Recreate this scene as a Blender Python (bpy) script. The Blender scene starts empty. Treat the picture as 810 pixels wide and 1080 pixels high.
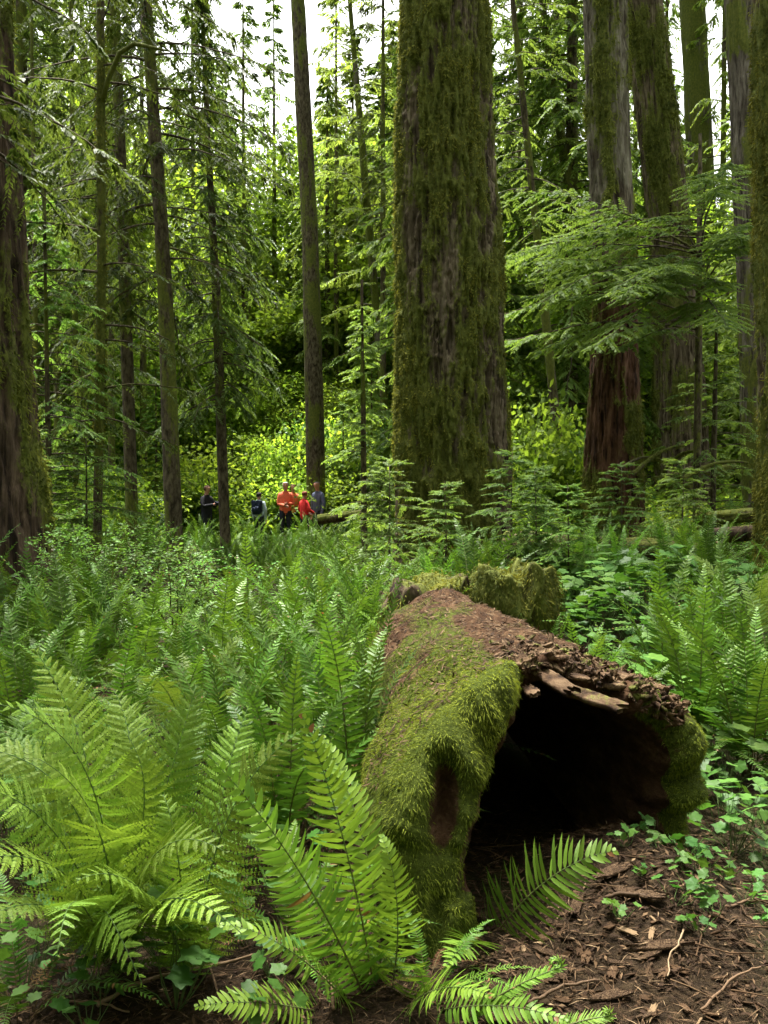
import bpy, math, random
import numpy as np
from mathutils import Vector

rng = np.random.default_rng(11)
random.seed(11)
S = bpy.context.scene
COL = S.collection
R = math.radians
FPX, CX, CY, CAMZ = 1050.0, 405.0, 540.0, 1.35
PITCH = math.atan(25 / FPX)


def at(px, py, d):
    """the point that stands d metres out along the ground at that place in the photograph"""
    u, v = (px - CX) / FPX, (CY - py) / FPX
    fy = math.cos(PITCH) + v * math.sin(PITCH)
    fz = -math.sin(PITCH) + v * math.cos(PITCH)
    return np.array([u / fy * d, d, CAMZ + fz / fy * d])


# ------------------------------------------------------------------ noise
def _hash(ix, iy, iz):
    h = (ix * 374761393 + iy * 668265263 + iz * 2147483647 + 1274126177) & 0xFFFFFFFF
    h = ((h ^ (h >> 13)) * 1274126177) & 0xFFFFFFFF
    h = ((h ^ (h >> 16)) * 2246822519) & 0xFFFFFFFF
    return ((h ^ (h >> 15)) & 0xFFFF) / 65535.0


def vnoise(p):
    p = np.asarray(p, float)
    i = np.floor(p).astype(np.int64)
    f = p - i
    f = f * f * (3 - 2 * f)
    out = 0
    for dx in (0, 1):
        wx = f[..., 0] if dx else 1 - f[..., 0]
        for dy in (0, 1):
            wy = f[..., 1] if dy else 1 - f[..., 1]
            for dz in (0, 1):
                wz = f[..., 2] if dz else 1 - f[..., 2]
                out = out + wx * wy * wz * _hash(i[..., 0] + dx, i[..., 1] + dy, i[..., 2] + dz)
    return out


def fbm(p, o=4):
    p = np.asarray(p, float)
    s, a, t = 0, .5, 0
    for k in range(o):
        s = s + a * vnoise(p * 2 ** k + 17.3 * k)
        t += a
        a *= .5
    return s / t


def sstep(a, b, x):
    t = np.clip((x - a) / (b - a), 0, 1)
    return t * t * (3 - 2 * t)


def nrm(v):
    return v / np.maximum(np.linalg.norm(v, axis=-1, keepdims=True), 1e-9)


# ------------------------------------------------------------------ mesh helpers
class Geo:
    def __init__(self):
        self.V, self.Q, self.T, self.a, self.n = [], [], [], [], 0

    def add(self, V, Q=None, T=None, a=0.0):
        V = np.asarray(V, float).reshape(-1, 3)
        if Q is not None and len(Q): self.Q.append(np.asarray(Q).reshape(-1, 4) + self.n)
        if T is not None and len(T): self.T.append(np.asarray(T).reshape(-1, 3) + self.n)
        self.V.append(V)
        self.a.append(np.broadcast_to(np.asarray(a, float), (len(V),)).copy())
        self.n += len(V)
        return self

    def arrays(self):
        V = np.concatenate(self.V)
        Q = np.concatenate(self.Q) if self.Q else np.zeros((0, 4), int)
        T = np.concatenate(self.T) if self.T else np.zeros((0, 3), int)
        return V, Q, T, np.concatenate(self.a)

    def mesh(self, name, mats, smooth=False, midx=None):
        V, Q, T, a = self.arrays()
        a = np.where(a >= 1.5, 1.0, np.minimum(a, .94))      # 1 is kept for browned leaves
        me = bpy.data.meshes.new(name)
        me.vertices.add(len(V))
        me.vertices.foreach_set('co', V.astype(np.float32).ravel())
        nl = Q.size + T.size
        me.loops.add(nl)
        me.loops.foreach_set('vertex_index', np.concatenate([Q.ravel(), T.ravel()]).astype(np.int32))
        me.polygons.add(len(Q) + len(T))
        me.polygons.foreach_set('loop_start', np.concatenate([np.arange(len(Q)) * 4, Q.size + np.arange(len(T)) * 3]).astype(np.int32))
        if smooth:
            me.polygons.foreach_set('use_smooth', np.ones(len(Q) + len(T), bool))
        for m in (mats if isinstance(mats, (list, tuple)) else [mats]): me.materials.append(m)
        if midx is not None: me.polygons.foreach_set('material_index', np.asarray(midx, np.int32))
        at_ = me.attributes.new('tint', 'FLOAT', 'POINT')
        at_.data.foreach_set('value', a.astype(np.float32))
        me.update(calc_edges=True)
        return me


def join2(g1, m1, g2, m2, name):
    g = Geo()
    A = [q.arrays() for q in (g1, g2)]
    for V, Q, T, a in A: g.add(V, Q, T, a)
    return g.mesh(name, [m1, m2], False, sum([[k] * len(A[k][1]) for k in (0, 1)], []) + sum([[k] * len(A[k][2]) for k in (0, 1)], []))


def obj(name, me, parent=None, loc=None):
    o = bpy.data.objects.new(name, me)
    COL.objects.link(o)
    if parent is not None: o.parent = parent
    if loc is not None: o.location = loc
    return o


def tag(o, label=None, cat=None, group=None, kind=None):
    if label: o['label'] = label
    if cat: o['category'] = cat
    if group: o['group'] = group
    if kind: o['kind'] = kind
    return o


def thing(name, label, cat, loc=(0, 0, 0), group=None, rz=0.0):
    o = obj(name, None, loc=loc)
    o.empty_display_size = .2
    o.rotation_euler = (0, 0, rz)
    return tag(o, label, cat, group)


def copy_tree(o, parent=None):
    c = o.copy()
    COL.objects.link(c)
    c.parent = parent
    for ch in list(o.children): copy_tree(ch, c)
    return c


def tube(g, pts, rad, sides=5, a=0.5, cap=True):
    pts = np.asarray(pts, float)
    n = len(pts)
    rad = np.broadcast_to(rad, (n,))
    T = nrm(np.gradient(pts, axis=0))
    ref = np.array([0, 0, 1.0]) if abs(T[:, 2]).mean() < .8 else np.array([1.0, 0, 0])
    A = nrm(np.cross(T, ref)); B = np.cross(T, A)
    th = np.arange(sides) / sides * 2 * np.pi
    V = pts[:, None] + rad[:, None, None] * (A[:, None] * np.cos(th)[None, :, None] + B[:, None] * np.sin(th)[None, :, None])
    i, j = np.meshgrid(np.arange(n - 1), np.arange(sides), indexing='ij')
    j2 = (j + 1) % sides
    Q = np.stack([i * sides + j, i * sides + j2, (i + 1) * sides + j2, (i + 1) * sides + j], -1).reshape(-1, 4)
    V = V.reshape(-1, 3)
    Tr = []
    if cap:
        V = np.concatenate([V, pts[:1], pts[-1:]])
        k = np.arange(sides); k2 = (k + 1) % sides
        Tr = np.concatenate([np.stack([k2, k, k * 0 + n * sides], -1), np.stack([(n - 1) * sides + k, (n - 1) * sides + k2, k * 0 + n * sides + 1], -1)])
    g.add(V, Q, Tr, a)


def blades(g, o, d, nn, l, w, a, mid=.45, droop=0.0, cup=0.0):
    """leaf-shaped quads: root o, direction d, face normal nn, length l, width w"""
    N = len(o)
    if N == 0: return
    l = np.broadcast_to(l, (N,))[:, None]; w = np.broadcast_to(w, (N,))[:, None]
    d = nrm(d); s = nrm(np.cross(d, nn)); up = np.cross(s, d)
    m = o + d * l * mid
    tip = o + d * l - up * l * droop
    V = np.stack([o, m + s * w / 2 - up * w * cup, tip, m - s * w / 2 - up * w * cup], 1)
    g.add(V.reshape(-1, 3), np.arange(N * 4).reshape(-1, 4), None, np.repeat(np.broadcast_to(a, (N,)), 4))


def rand_dir(n, zlo=-1, zhi=1):
    z = rng.uniform(zlo, zhi, n); p = rng.uniform(0, 2 * np.pi, n)
    r = np.sqrt(np.maximum(0, 1 - z * z))
    return np.stack([r * np.cos(p), r * np.sin(p), z], -1)


# ------------------------------------------------------------------ materials
class Mat:
    def __init__(self, name):
        self.m = bpy.data.materials.new(name)
        self.m.use_nodes = True
        self.t = self.m.node_tree
        self.t.nodes.clear()
        self.out = self.n('ShaderNodeOutputMaterial')

    def n(self, typ, **kw):
        x = self.t.nodes.new(typ)
        for k, v in kw.items(): setattr(x, k, v)
        return x

    def l(self, a, b):
        self.t.links.new(a, b)

    def mix(self, f, a, b, mode='MIX'):
        x = self.n('ShaderNodeMix', data_type='RGBA', blend_type=mode)
        for s, v in ((x.inputs[0], f), (x.inputs[6], a), (x.inputs[7], b)):
            if hasattr(v, 'links') or hasattr(v, 'is_linked'): self.l(v, s)
            elif isinstance(v, (int, float)): s.default_value = v
            else: s.default_value = (*v, 1)
        return x.outputs[2]

    def ramp(self, f, stops):
        x = self.n('ShaderNodeValToRGB')
        e = x.color_ramp.elements
        while len(e) < len(stops): e.new(.5)
        for i, (p, c) in enumerate(stops):
            e[i].position = p
            e[i].color = (*c, 1) if len(c) == 3 else c
        self.l(f, x.inputs[0])
        return x.outputs[0]

    def noise(self, scale, vec=None, detail=5, rough=.6):
        x = self.n('ShaderNodeTexNoise')
        x.inputs['Scale'].default_value = scale
        x.inputs['Detail'].default_value = detail
        x.inputs['Roughness'].default_value = rough
        if vec is not None: self.l(vec, x.inputs['Vector'])
        return x.outputs['Fac']

    def coord(self, scale=(1, 1, 1)):
        c = self.n('ShaderNodeTexCoord')
        m = self.n('ShaderNodeMapping')
        m.inputs['Scale'].default_value = scale
        self.l(c.outputs['Object'], m.inputs[0])
        return m.outputs[0]

    def attr(self, name='tint'):
        return self.n('ShaderNodeAttribute', attribute_name=name).outputs['Fac']

    def math(self, op, a, b=0.0):
        x = self.n('ShaderNodeMath', operation=op)
        for s, v in ((x.inputs[0], a), (x.inputs[1], b)):
            if isinstance(v, (int, float)): s.default_value = v
            else: self.l(v, s)
        return x.outputs[0]

    def bump(self, h, strength=.5, dist=.02):
        b = self.n('ShaderNodeBump')
        b.inputs['Strength'].default_value = strength
        b.inputs['Distance'].default_value = dist
        self.l(h, b.inputs['Height'])
        return b.outputs[0]

    def pbsdf(self, color, rough=.6, spec=.3, normal=None):
        p = self.n('ShaderNodeBsdfPrincipled')
        if isinstance(color, (tuple, list)): p.inputs['Base Color'].default_value = (*color, 1)
        else: self.l(color, p.inputs['Base Color'])
        p.inputs['Roughness'].default_value = rough
        p.inputs['Specular IOR Level'].default_value = spec
        if normal is not None: self.l(normal, p.inputs['Normal'])
        return p

    def finish(self, sh):
        self.l(sh, self.out.inputs[0])
        return self.m


def leaf_mat(name, c1, c2, trans=.4, rough=.5, spec=.25, tc=1.3, vary=.35, brown=False):
    """thin foliage: a matt-to-satin face and light coming through it"""
    m = Mat(name)
    a = m.attr()
    col = m.mix(a, c1, c2)
    if brown: col = m.mix(m.ramp(a, [(.955, (0, 0, 0)), (.985, (1, 1, 1))]), col, (.16, .085, .03))
    oi = m.n('ShaderNodeObjectInfo')
    hs = m.n('ShaderNodeHueSaturation')
    m.l(col, hs.inputs['Color'])
    mr = m.n('ShaderNodeMapRange')
    m.l(oi.outputs['Random'], mr.inputs[0])
    mr.inputs[3].default_value = 1 - vary; mr.inputs[4].default_value = 1 + vary
    m.l(mr.outputs[0], hs.inputs['Value'])
    mr2 = m.n('ShaderNodeMapRange')
    m.l(m.math('FRACT', m.math('MULTIPLY', oi.outputs['Random'], 7.13)), mr2.inputs[0])
    mr2.inputs[3].default_value = .485; mr2.inputs[4].default_value = .512
    m.l(mr2.outputs[0], hs.inputs['Hue'])
    p = m.pbsdf(hs.outputs[0], rough, spec)
    t = m.n('ShaderNodeBsdfTranslucent')
    tcol = m.mix(1.0, hs.outputs[0], (tc * 1.15, tc * 1.1, tc * .7), 'MULTIPLY')
    m.l(tcol, t.inputs[0])
    x = m.n('ShaderNodeMixShader')
    x.inputs[0].default_value = trans
    m.l(p.outputs[0], x.inputs[1]); m.l(t.outputs[0], x.inputs[2])
    return m.finish(x.outputs[0])


def bark_mat(name, c1, c2, c3, moss1=(.045, .06, .012), moss2=(.12, .13, .024), scale=9, stretch=.14, upper=None):
    m = Mat(name)
    v = m.coord((1, 1, stretch))
    n1 = m.noise(scale, v, 8, .65)
    if upper:
        up_ = m.ramp(n1, [(.38, upper[0]), (.49, upper[1]), (.62, upper[2])])
        tc_ = m.n('ShaderNodeTexCoord'); sx = m.n('ShaderNodeSeparateXYZ')
        m.l(tc_.outputs['Object'], sx.inputs[0])
        hz = m.math('ADD', m.math('DIVIDE', sx.outputs[2], 14.0), m.math('MULTIPLY', m.math('SUBTRACT', m.noise(2.2, m.coord((1, 1, .4))), .5), .25))
    v2 = m.coord((1, 1, .5))
    n2 = m.noise(3.1, v2, 4)
    col = m.ramp(n1, [(.38, tuple(x * .6 for x in c1)), (.49, c2), (.62, c3)])
    if upper: col = m.mix(m.ramp(hz, [(.34, (0, 0, 0)), (.52, (1, 1, 1))]), col, up_)
    col = m.mix(m.ramp(n2, [(.35, (0, 0, 0)), (.75, (.7, .7, .7))]), col, c1)
    n3 = m.noise(26, m.coord((1, 1, .6)), 6, .7)
    mo = m.mix(m.ramp(n3, [(.3, (0, 0, 0)), (.7, (1, 1, 1))]), moss1, moss2)
    k = m.math('ADD', m.attr(), m.math('MULTIPLY', m.math('SUBTRACT', n3, .5), .9))
    k = m.ramp(k, [(.42, (0, 0, 0)), (.62, (1, 1, 1))])
    col = m.mix(k, col, mo)
    b = m.bump(m.math('ADD', n1, m.math('MULTIPLY', n3, .5)), .7, .03)
    return m.finish(m.pbsdf(col, .9, .12, b).outputs[0])


def plain_mat(name, c1, c2=None, rough=.8, scale=20, spec=.2, bump=.3, stretch=(1, 1, 1)):
    m = Mat(name)
    if c2 is None: c2 = tuple(x * .6 for x in c1)
    n = m.noise(scale, m.coord(stretch), 5)
    col = m.ramp(n, [(.3, c1), (.7, c2)])
    return m.finish(m.pbsdf(col, rough, spec, m.bump(n, bump, .01)).outputs[0])


def tint_mat(name, stops, rough=.85, spec=.15, scale=60):
    m = Mat(name)
    k = m.math('ADD', m.math('MULTIPLY', m.attr(), .85), m.math('MULTIPLY', m.noise(scale, m.coord(), 3), .15))
    return m.finish(m.pbsdf(m.ramp(k, stops), rough, spec).outputs[0])


M = {}
M['sword'] = leaf_mat('sword fern blade', (.024, .072, .008), (.092, .178, .019), .26, .45, .17, vary=.45, brown=True)
M['fresh'] = leaf_mat('fresh sword fern blade', (.055, .14, .014), (.16, .275, .03), .30, .45, .2, vary=.1, brown=True)
M['dead'] = leaf_mat('dead fern frond', (.085, .045, .018), (.17, .10, .045), .2, .8, .08)
M['lady'] = leaf_mat('lady fern blade', (.06, .145, .016), (.18, .285, .036), .30, .5, .18, brown=True)
M['stipe'] = tint_mat('fern stalk', [(.2, (.07, .12, .03)), (.8, (.10, .065, .025))], .6)
M['herb'] = leaf_mat('broad leaf', (.035, .105, .014), (.08, .165, .025), .3, .5, .18)
M['needle'] = leaf_mat('conifer needles', (.030, .062, .013), (.085, .125, .024), .40, .6, .15)
M['hemlock'] = leaf_mat('hemlock needles', (.05, .11, .02), (.125, .20, .038), .46, .6, .15)
M['hazed_needle'] = leaf_mat('conifer needles paled as haze', (.06, .115, .02), (.15, .215, .042), .5, .6, .15)  # paler than the near needles: backlight and haze put into the leaf colour
M['maple'] = leaf_mat('sunny maple leaves', (.11, .20, .018), (.24, .35, .045), .58, .6, .15)
M['huckle'] = leaf_mat('shrub leaves', (.06, .15, .025), (.11, .22, .04), .42, .5, .2)
M['moss'] = leaf_mat('moss strand', (.055, .08, .009), (.22, .245, .028), .28, .75, .08, vary=.1)
M['trunk_moss'] = leaf_mat('trunk moss tuft', (.04, .055, .012), (.155, .165, .03), .28, .8, .05, vary=.1)
M['bark'] = bark_mat('mossy fir bark', (.026, .020, .011), (.088, .068, .040), (.18, .15, .098), scale=16, stretch=.1)
M['bark_red'] = bark_mat('red brown bark', (.018, .012, .008), (.055, .036, .022), (.11, .078, .050), scale=15, stretch=.1)
M['bark_two'] = bark_mat('bark red below and grey above', (.022, .011, .006), (.075, .036, .02), (.13, .07, .042), scale=11, upper=((.035, .032, .022), (.105, .096, .066), (.20, .185, .135)))
M['bark_grey'] = bark_mat('grey bark', (.035, .028, .02), (.10, .085, .065), (.19, .17, .135), scale=14)
M['bark_thin'] = bark_mat('young bark', (.03, .024, .014), (.075, .06, .036), (.13, .11, .07), scale=18, stretch=.4)
M['wood'] = bark_mat('rotten wood', (.022, .012, .007), (.085, .05, .026), (.19, .125, .07), scale=12, stretch=1)
M['chip'] = tint_mat('wood chips', [(.0, (.016, .008, .004)), (.45, (.055, .030, .013)), (.8, (.11, .068, .034)), (1, (.32, .23, .13))])
M['twig'] = tint_mat('twigs', [(.0, (.03, .02, .012)), (.6, (.13, .08, .045)), (1, (.28, .2, .12))])

# ------------------------------------------------------------------ camera, sky, sun
cam = bpy.data.cameras.new('camera')
cam.sensor_fit = 'VERTICAL'
cam.angle_y = 2 * math.atan(540 / FPX)
cam.clip_end = 3000
cam.dof.use_dof = False
co = obj('camera', cam, loc=(0, 0, CAMZ))
co.rotation_euler = (R(90) - PITCH, 0, 0)
S.camera = co

SUN_EL, SUN_AZ = R(71), R(-24)          # azimuth clockwise from +Y: beyond the scene, a little to the left
W = bpy.data.worlds.new('World')
S.world = W
W.use_nodes = True
nt = W.node_tree
nt.nodes.clear()
sky = nt.nodes.new('ShaderNodeTexSky')
sky.sky_type = 'NISHITA'
sky.sun_disc = False
sky.sun_elevation = SUN_EL
sky.sun_rotation = SUN_AZ
sky.dust_density = 6
sky.air_density = 1.2
hs = nt.nodes.new('ShaderNodeHueSaturation')
hs.inputs['Saturation'].default_value = .06
bg = nt.nodes.new('ShaderNodeBackground')
bg.inputs['Strength'].default_value = .115
wo = nt.nodes.new('ShaderNodeOutputWorld')
nt.links.new(sky.outputs[0], hs.inputs['Color'])
nt.links.new(hs.outputs[0], bg.inputs[0])
nt.links.new(bg.outputs[0], wo.inputs[0])
sl = bpy.data.lights.new('sun', 'SUN')
sl.energy = 4.2
sl.angle = R(10)
sl.color = (1, .96, .88)
so = obj('sun', sl, loc=(0, 0, 60))
sd = Vector((math.sin(SUN_AZ) * math.cos(SUN_EL), math.cos(SUN_AZ) * math.cos(SUN_EL), math.sin(SUN_EL)))
so.rotation_euler = sd.to_track_quat('Z', 'Y').to_euler()
S.view_settings.view_transform = 'Standard'
S.view_settings.look = 'None'
S.view_settings.exposure = EXPO if 'EXPO' in globals() else 2.38
S.view_settings.gamma = 1
S.view_settings.use_curve_mapping = False
cy = S.cycles
cy.max_bounces = 6
cy.diffuse_bounces = 3
cy.glossy_bounces = 2
cy.transmission_bounces = 4
cy.transparent_max_bounces = 4
cy.use_denoising = True
cy.use_adaptive_sampling = True
cy.adaptive_threshold = .02
try:
    cy.denoiser = 'OPENIMAGEDENOISE'
    cy.denoising_prefilter = 'ACCURATE'
except Exception:
    pass
cy.sample_clamp_indirect = 4
cy.caustics_reflective = cy.caustics_refractive = False


# ------------------------------------------------------------------ ground
def ground_z(x, y):
    x = np.asarray(x, float); y = np.asarray(y, float)
    p = np.stack([x, y, x * 0], -1)
    z = .16 * (fbm(p * .45, 3) - .5) + .05 * (fbm(p * 2.1 + 9, 3) - .5)
    z = z - .22 * sstep(13, 24, y)
    z = z + .17 * np.exp(-((x - .80) / .26) ** 2 - ((y - 3.22) / .36) ** 2)
    z = z + .07 * np.exp(-((x - .8) / .4) ** 2 - ((y - 2.8) / .4) ** 2)
    z = z + .35 * sstep(2.5, 8, np.abs(x)) * sstep(3, 9, y) * (1 - sstep(14, 24, y))
    z = z + .42 * np.exp(-((x - 2.2) / 1.7) ** 2 - ((y - 9.2) / 2.4) ** 2)
    d = np.sqrt(x * x + y * y)
    z = z + 26 * sstep(110, 420, d)
    return z


def axis(a, b, fine, far, n1, n2):
    k = np.linspace(0, 1, n2 + 1)[1:]
    return np.concatenate([a - (far * k ** 3)[::-1], np.linspace(a, b, n1), b + far * k ** 3])


gx = axis(-5, 5, 0, 700, 210, 60)
gy = axis(1.5, 11, 0, 700, 200, 60)
X, Y = np.meshgrid(gx, gy, indexing='ij')
Z = ground_z(X, Y) + .018 * (fbm(np.stack([X * 9, Y * 9, X * 0], -1), 3) - .5)
nx, ny = X.shape
i, j = np.meshgrid(np.arange(nx - 1), np.arange(ny - 1), indexing='ij')
g = Geo()
g.add(np.stack([X, Y, Z], -1), np.stack([i * ny + j, (i + 1) * ny + j, (i + 1) * ny + j + 1, i * ny + j + 1], -1))
m = Mat('forest duff')
c = m.coord()
n1 = m.noise(38, m.coord((1, 1.6, 1)), 8, .75)
n2 = m.noise(.9, c, 4)
n3 = m.noise(150, m.coord((1, .35, 1)), 4, .6)
col = m.ramp(n1, [(.25, (.008, .0045, .002)), (.48, (.024, .0150, .0075)), (.62, (.044, .029, .014)), (.8, (.095, .066, .034))])
col = m.mix(m.ramp(n2, [(.5, (0, 0, 0)), (.72, (.75, .75, .75))]), col, m.ramp(n1, [(.3, (.02, .035, .008)), (.7, (.06, .085, .018))]))
col = m.mix(m.ramp(n3, [(.62, (0, 0, 0)), (.75, (.6, .6, .6))]), col, (.16, .095, .05))
tcg = m.n('ShaderNodeTexCoord'); sxg = m.n('ShaderNodeVectorMath', operation='LENGTH')
m.l(tcg.outputs['Object'], sxg.inputs[0])
col = m.mix(m.ramp(m.math('DIVIDE', sxg.outputs['Value'], 60.0), [(.3, (0, 0, 0)), (.8, (1, 1, 1))]), col, m.ramp(n1, [(.3, (.025, .05, .01)), (.7, (.07, .11, .02))]))
M['duff'] = m.finish(m.pbsdf(col, .95, .1, m.bump(m.math('ADD', n1, n3), .9, .02)).outputs[0])
tag(obj('ground', g.mesh('ground', M['duff'], True)), 'brown forest floor of needles and rotten wood', None, None, 'structure')


# ------------------------------------------------------------------ the hollow log
def log_frame(y):
    f = np.clip((y - 3.0) / 2.6, -.3, 1.2)
    return .56 - .23 * f, .20 + .15 * f, .60 - .21 * f


def interp(x, xs, ys):
    return np.interp(x, xs, ys)


A0, A1, NA = -38, 222, 300
th = np.linspace(A0, A1, NA)
tr = np.radians(th)
jag = (fbm(np.stack([tr * 7, tr * 0, tr * 0 + 3], -1), 4) - .5)
front = interp(th, [-40, 0, 30, 60, 88, 100, 108, 118, 140, 165, 190, 225], [3.55, 3.50, 3.44, 3.38, 3.34, 3.30, 3.14, 3.06, 2.96, 2.88, 2.84, 2.82])
front = front + jag * interp(th, [-40, 20, 45, 60, 98, 112, 225], [.12, .16, .24, .34, .3, .09, .06])
thick = interp(th, [-40, 0, 40, 80, 98, 108, 122, 145, 165, 195, 225], [.20, .20, .15, .07, .075, .13, .19, .25, .27, .26, .24])
bulge = interp(th, [-40, 40, 70, 98, 110, 140, 225], [.14, .12, .06, .03, .10, .15, .17])
BACK = 5.75
NO, NL, NI = 150, 40, 70
rows = []      # (y, radial offset inwards, kind) for every profile station
prof_y, prof_in, prof_k = [], [], []
for k in range(NO):
    u = (k / (NO - 1))
    prof_y.append(('o', 1 - u ** .75)); prof_k.append(0)
for k in range(1, NL + 1):
    prof_y.append(('l', k / (NL + 1))); prof_k.append(1)
for k in range(NI):
    u = k / (NI - 1)
    prof_y.append(('i', u ** 1.4)); prof_k.append(2)
NP = len(prof_y)
Yl = np.zeros((NA, NP)); Rin = np.zeros((NA, NP)); Kind = np.zeros((NA, NP), int); Lp = np.zeros((NA, NP))
for q, (kk, u) in enumerate(prof_y):
    if kk == 'o':
        Yl[:, q] = front + (BACK - front) * u; Rin[:, q] = 0
    elif kk == 'l':
        Yl[:, q] = front - bulge * np.sin(np.pi * u) ** .8
        Rin[:, q] = thick * (.5 - .5 * np.cos(np.pi * u)); Lp[:, q] = u
    else:
        Yl[:, q] = front + (BACK - .05 - front) * u; Rin[:, q] = thick * (1 - .3 * u) + .02 * u; Lp[:, q] = 1
    Kind[:, q] = prof_k[q]
cx, cz, rr = log_frame(Yl)
lump = 1 + .0 * Yl
ca, sa = np.cos(tr)[:, None], np.sin(tr)[:, None]
low = np.where(sa < 0, 1, 0)
rad = rr * (1 + .07 * np.exp(-((th[:, None] - 36) / 22) ** 2) * np.exp(-((Yl - 3.4) / .6) ** 2)) - Rin
PX = cx + ca * rad * np.where(sa < 0, 1 - .05 * low, 1)
PZ = cz + sa * rad * np.where(sa < 0, .9, .97)
p0 = np.stack([PX, Yl, PZ], -1)
big = (fbm(p0 * 2.6 + 4, 3) - .5)
small = (fbm(p0 * np.array([9, 4, 9]) + 1, 4) - .5)
dis = big * np.where(Kind == 2, .05, .16) + small * .06
lobe = np.exp(-((th[:, None] - 116) / 22) ** 2 - ((Yl - 3.15) / .28) ** 2)
dis = dis + .05 * lobe * (Kind < 2)
top_crack = np.exp(-((th[:, None] - 74) / 22) ** 2) * np.exp(-((Yl - 3.45) / .2) ** 2)
ridge = 1 - np.abs(2 * vnoise(p0 * np.array([16, 3, 16])) - 1)
dis = dis + (ridge - .6) * .07 * top_crack * (Kind < 2)
PX = PX + ca * dis; PZ = PZ + sa * dis
# the hollow worn through the mossy front of the left wall
dent = np.exp(-((PX - (.175 + .05 * (PZ - .44))) / .042) ** 2 - ((PZ - .43) / .12) ** 2) * (Kind == 1)
dent2 = np.exp(-((PX - .15) / .03) ** 2 - ((PZ - .17) / .07) ** 2) * (Kind == 1)
PY = Yl + .15 * dent + .06 * dent2 + (fbm(p0 * 7, 3) - .5) * .06 * (Kind == 1)
LP = np.stack([PX, PY, PZ], -1)
# moss cover: the lobe, the left wall, the right rim, patches on the back
dist = Yl - front[:, None]
n_m = fbm(LP * 5.0 + 31, 4)
mo = interp(th, [-40, 20, 48, 62, 96, 104, 118, 160, 225], [.8, .85, .8, .26, .18, .8, 1, 1, 1])[:, None] \
    * interp(dist.ravel(), [-1, .10, .45, .95, 1.6, 3], [1, 1, .9, .72, .55, .42]).reshape(dist.shape)
mo = mo + (n_m - .5) * 1.3 - .9 * np.clip(dent * 1.6, 0, 1) - .5 * dent2
mo = np.where(Kind == 2, -1, mo)
mo = np.where((Kind == 1) & (Lp > .72) & (th[:, None] < 100), -.5, mo)
mo = np.where((Kind == 1) & (Lp > .86), mo - .7, mo)
i, j = np.meshgrid(np.arange(NA - 1), np.arange(NP - 1), indexing='ij')
LQ = np.stack([i * NP + j, i * NP + j + 1, (i + 1) * NP + j + 1, (i + 1) * NP + j], -1).reshape(-1, 4)
LV = LP.reshape(-1, 3)
log = thing('hollow_log', 'huge hollow fallen log with moss draped over its broken open end', 'fallen log', (.56, 3.3, 0))
base = np.array([.56, 3.3, 0])
g = Geo().add(LV - base, LQ, None, np.clip(mo, 0, 1).ravel())
# the far end is closed by rotten wood
ring = (np.arange(NA) * NP)
ctr = LV[ring].mean(0)
g.add(np.concatenate([LV[ring], ctr[None]]) - base, None, np.stack([np.arange(NA - 1), np.arange(1, NA), np.full(NA - 1, NA)], -1), 0)

lm = Mat('log wood and duff')
c = lm.coord()
n1 = lm.noise(16, lm.coord((1, .25, 1)), 8, .7)
n2 = lm.noise(70, lm.coord((1, .6, 1)), 6, .7)
col = lm.ramp(n1, [(.28, (.018, .010, .006)), (.48, (.065, .034, .017)), (.62, (.13, .075, .038)), (.8, (.22, .15, .085))])
col = lm.mix(lm.ramp(n2, [(.45, (0, 0, 0)), (.7, (.8, .8, .8))]), col, (.07, .034, .018))
gz = lm.n('ShaderNodeNewGeometry')
k = lm.ramp(lm.math('ADD', lm.attr(), lm.math('MULTIPLY', lm.math('SUBTRACT', n2, .5), .5)), [(.38, (0, 0, 0)), (.55, (1, 1, 1))])
col = lm.mix(k, col, lm.ramp(n2, [(.3, (.03, .042, .006)), (.7, (.09, .115, .015))]))
M['log'] = lm.finish(lm.pbsdf(col, .95, .08, lm.bump(lm.math('ADD', n1, n2), .9, .03)).outputs[0])
shell_ = obj('log_shell', g.mesh('log_shell', M['log'], True), log)

# moss: fine hanging strands rooted all over the mossy skin
fa = LV[LQ]
ctrq = fa.mean(1)
nq = np.cross(fa[:, 2] - fa[:, 0], fa[:, 3] - fa[:, 1])
area = np.linalg.norm(nq, axis=1) / 2
nq = nrm(nq)
mq = mo.ravel()[LQ].mean(1)
out_dir = ctrq - np.stack([log_frame(ctrq[:, 1])[0], ctrq[:, 1] + .25, log_frame(ctrq[:, 1])[1]], -1)
kq = Kind.ravel()[LQ].max(1)
flip = np.where(np.sum(nq * np.where(kq[:, None] == 1, np.array([[0, -1, 0]]) + .4 * nrm(out_dir), out_dir), -1) < 0, -1, 1)
nq = nq * flip[:, None]
wgt = area * np.clip((mq - .36) * 2.6, 0, 1)
wgt = wgt * np.where(ctrq[:, 1] < 4.3, 1, .45)


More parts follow.
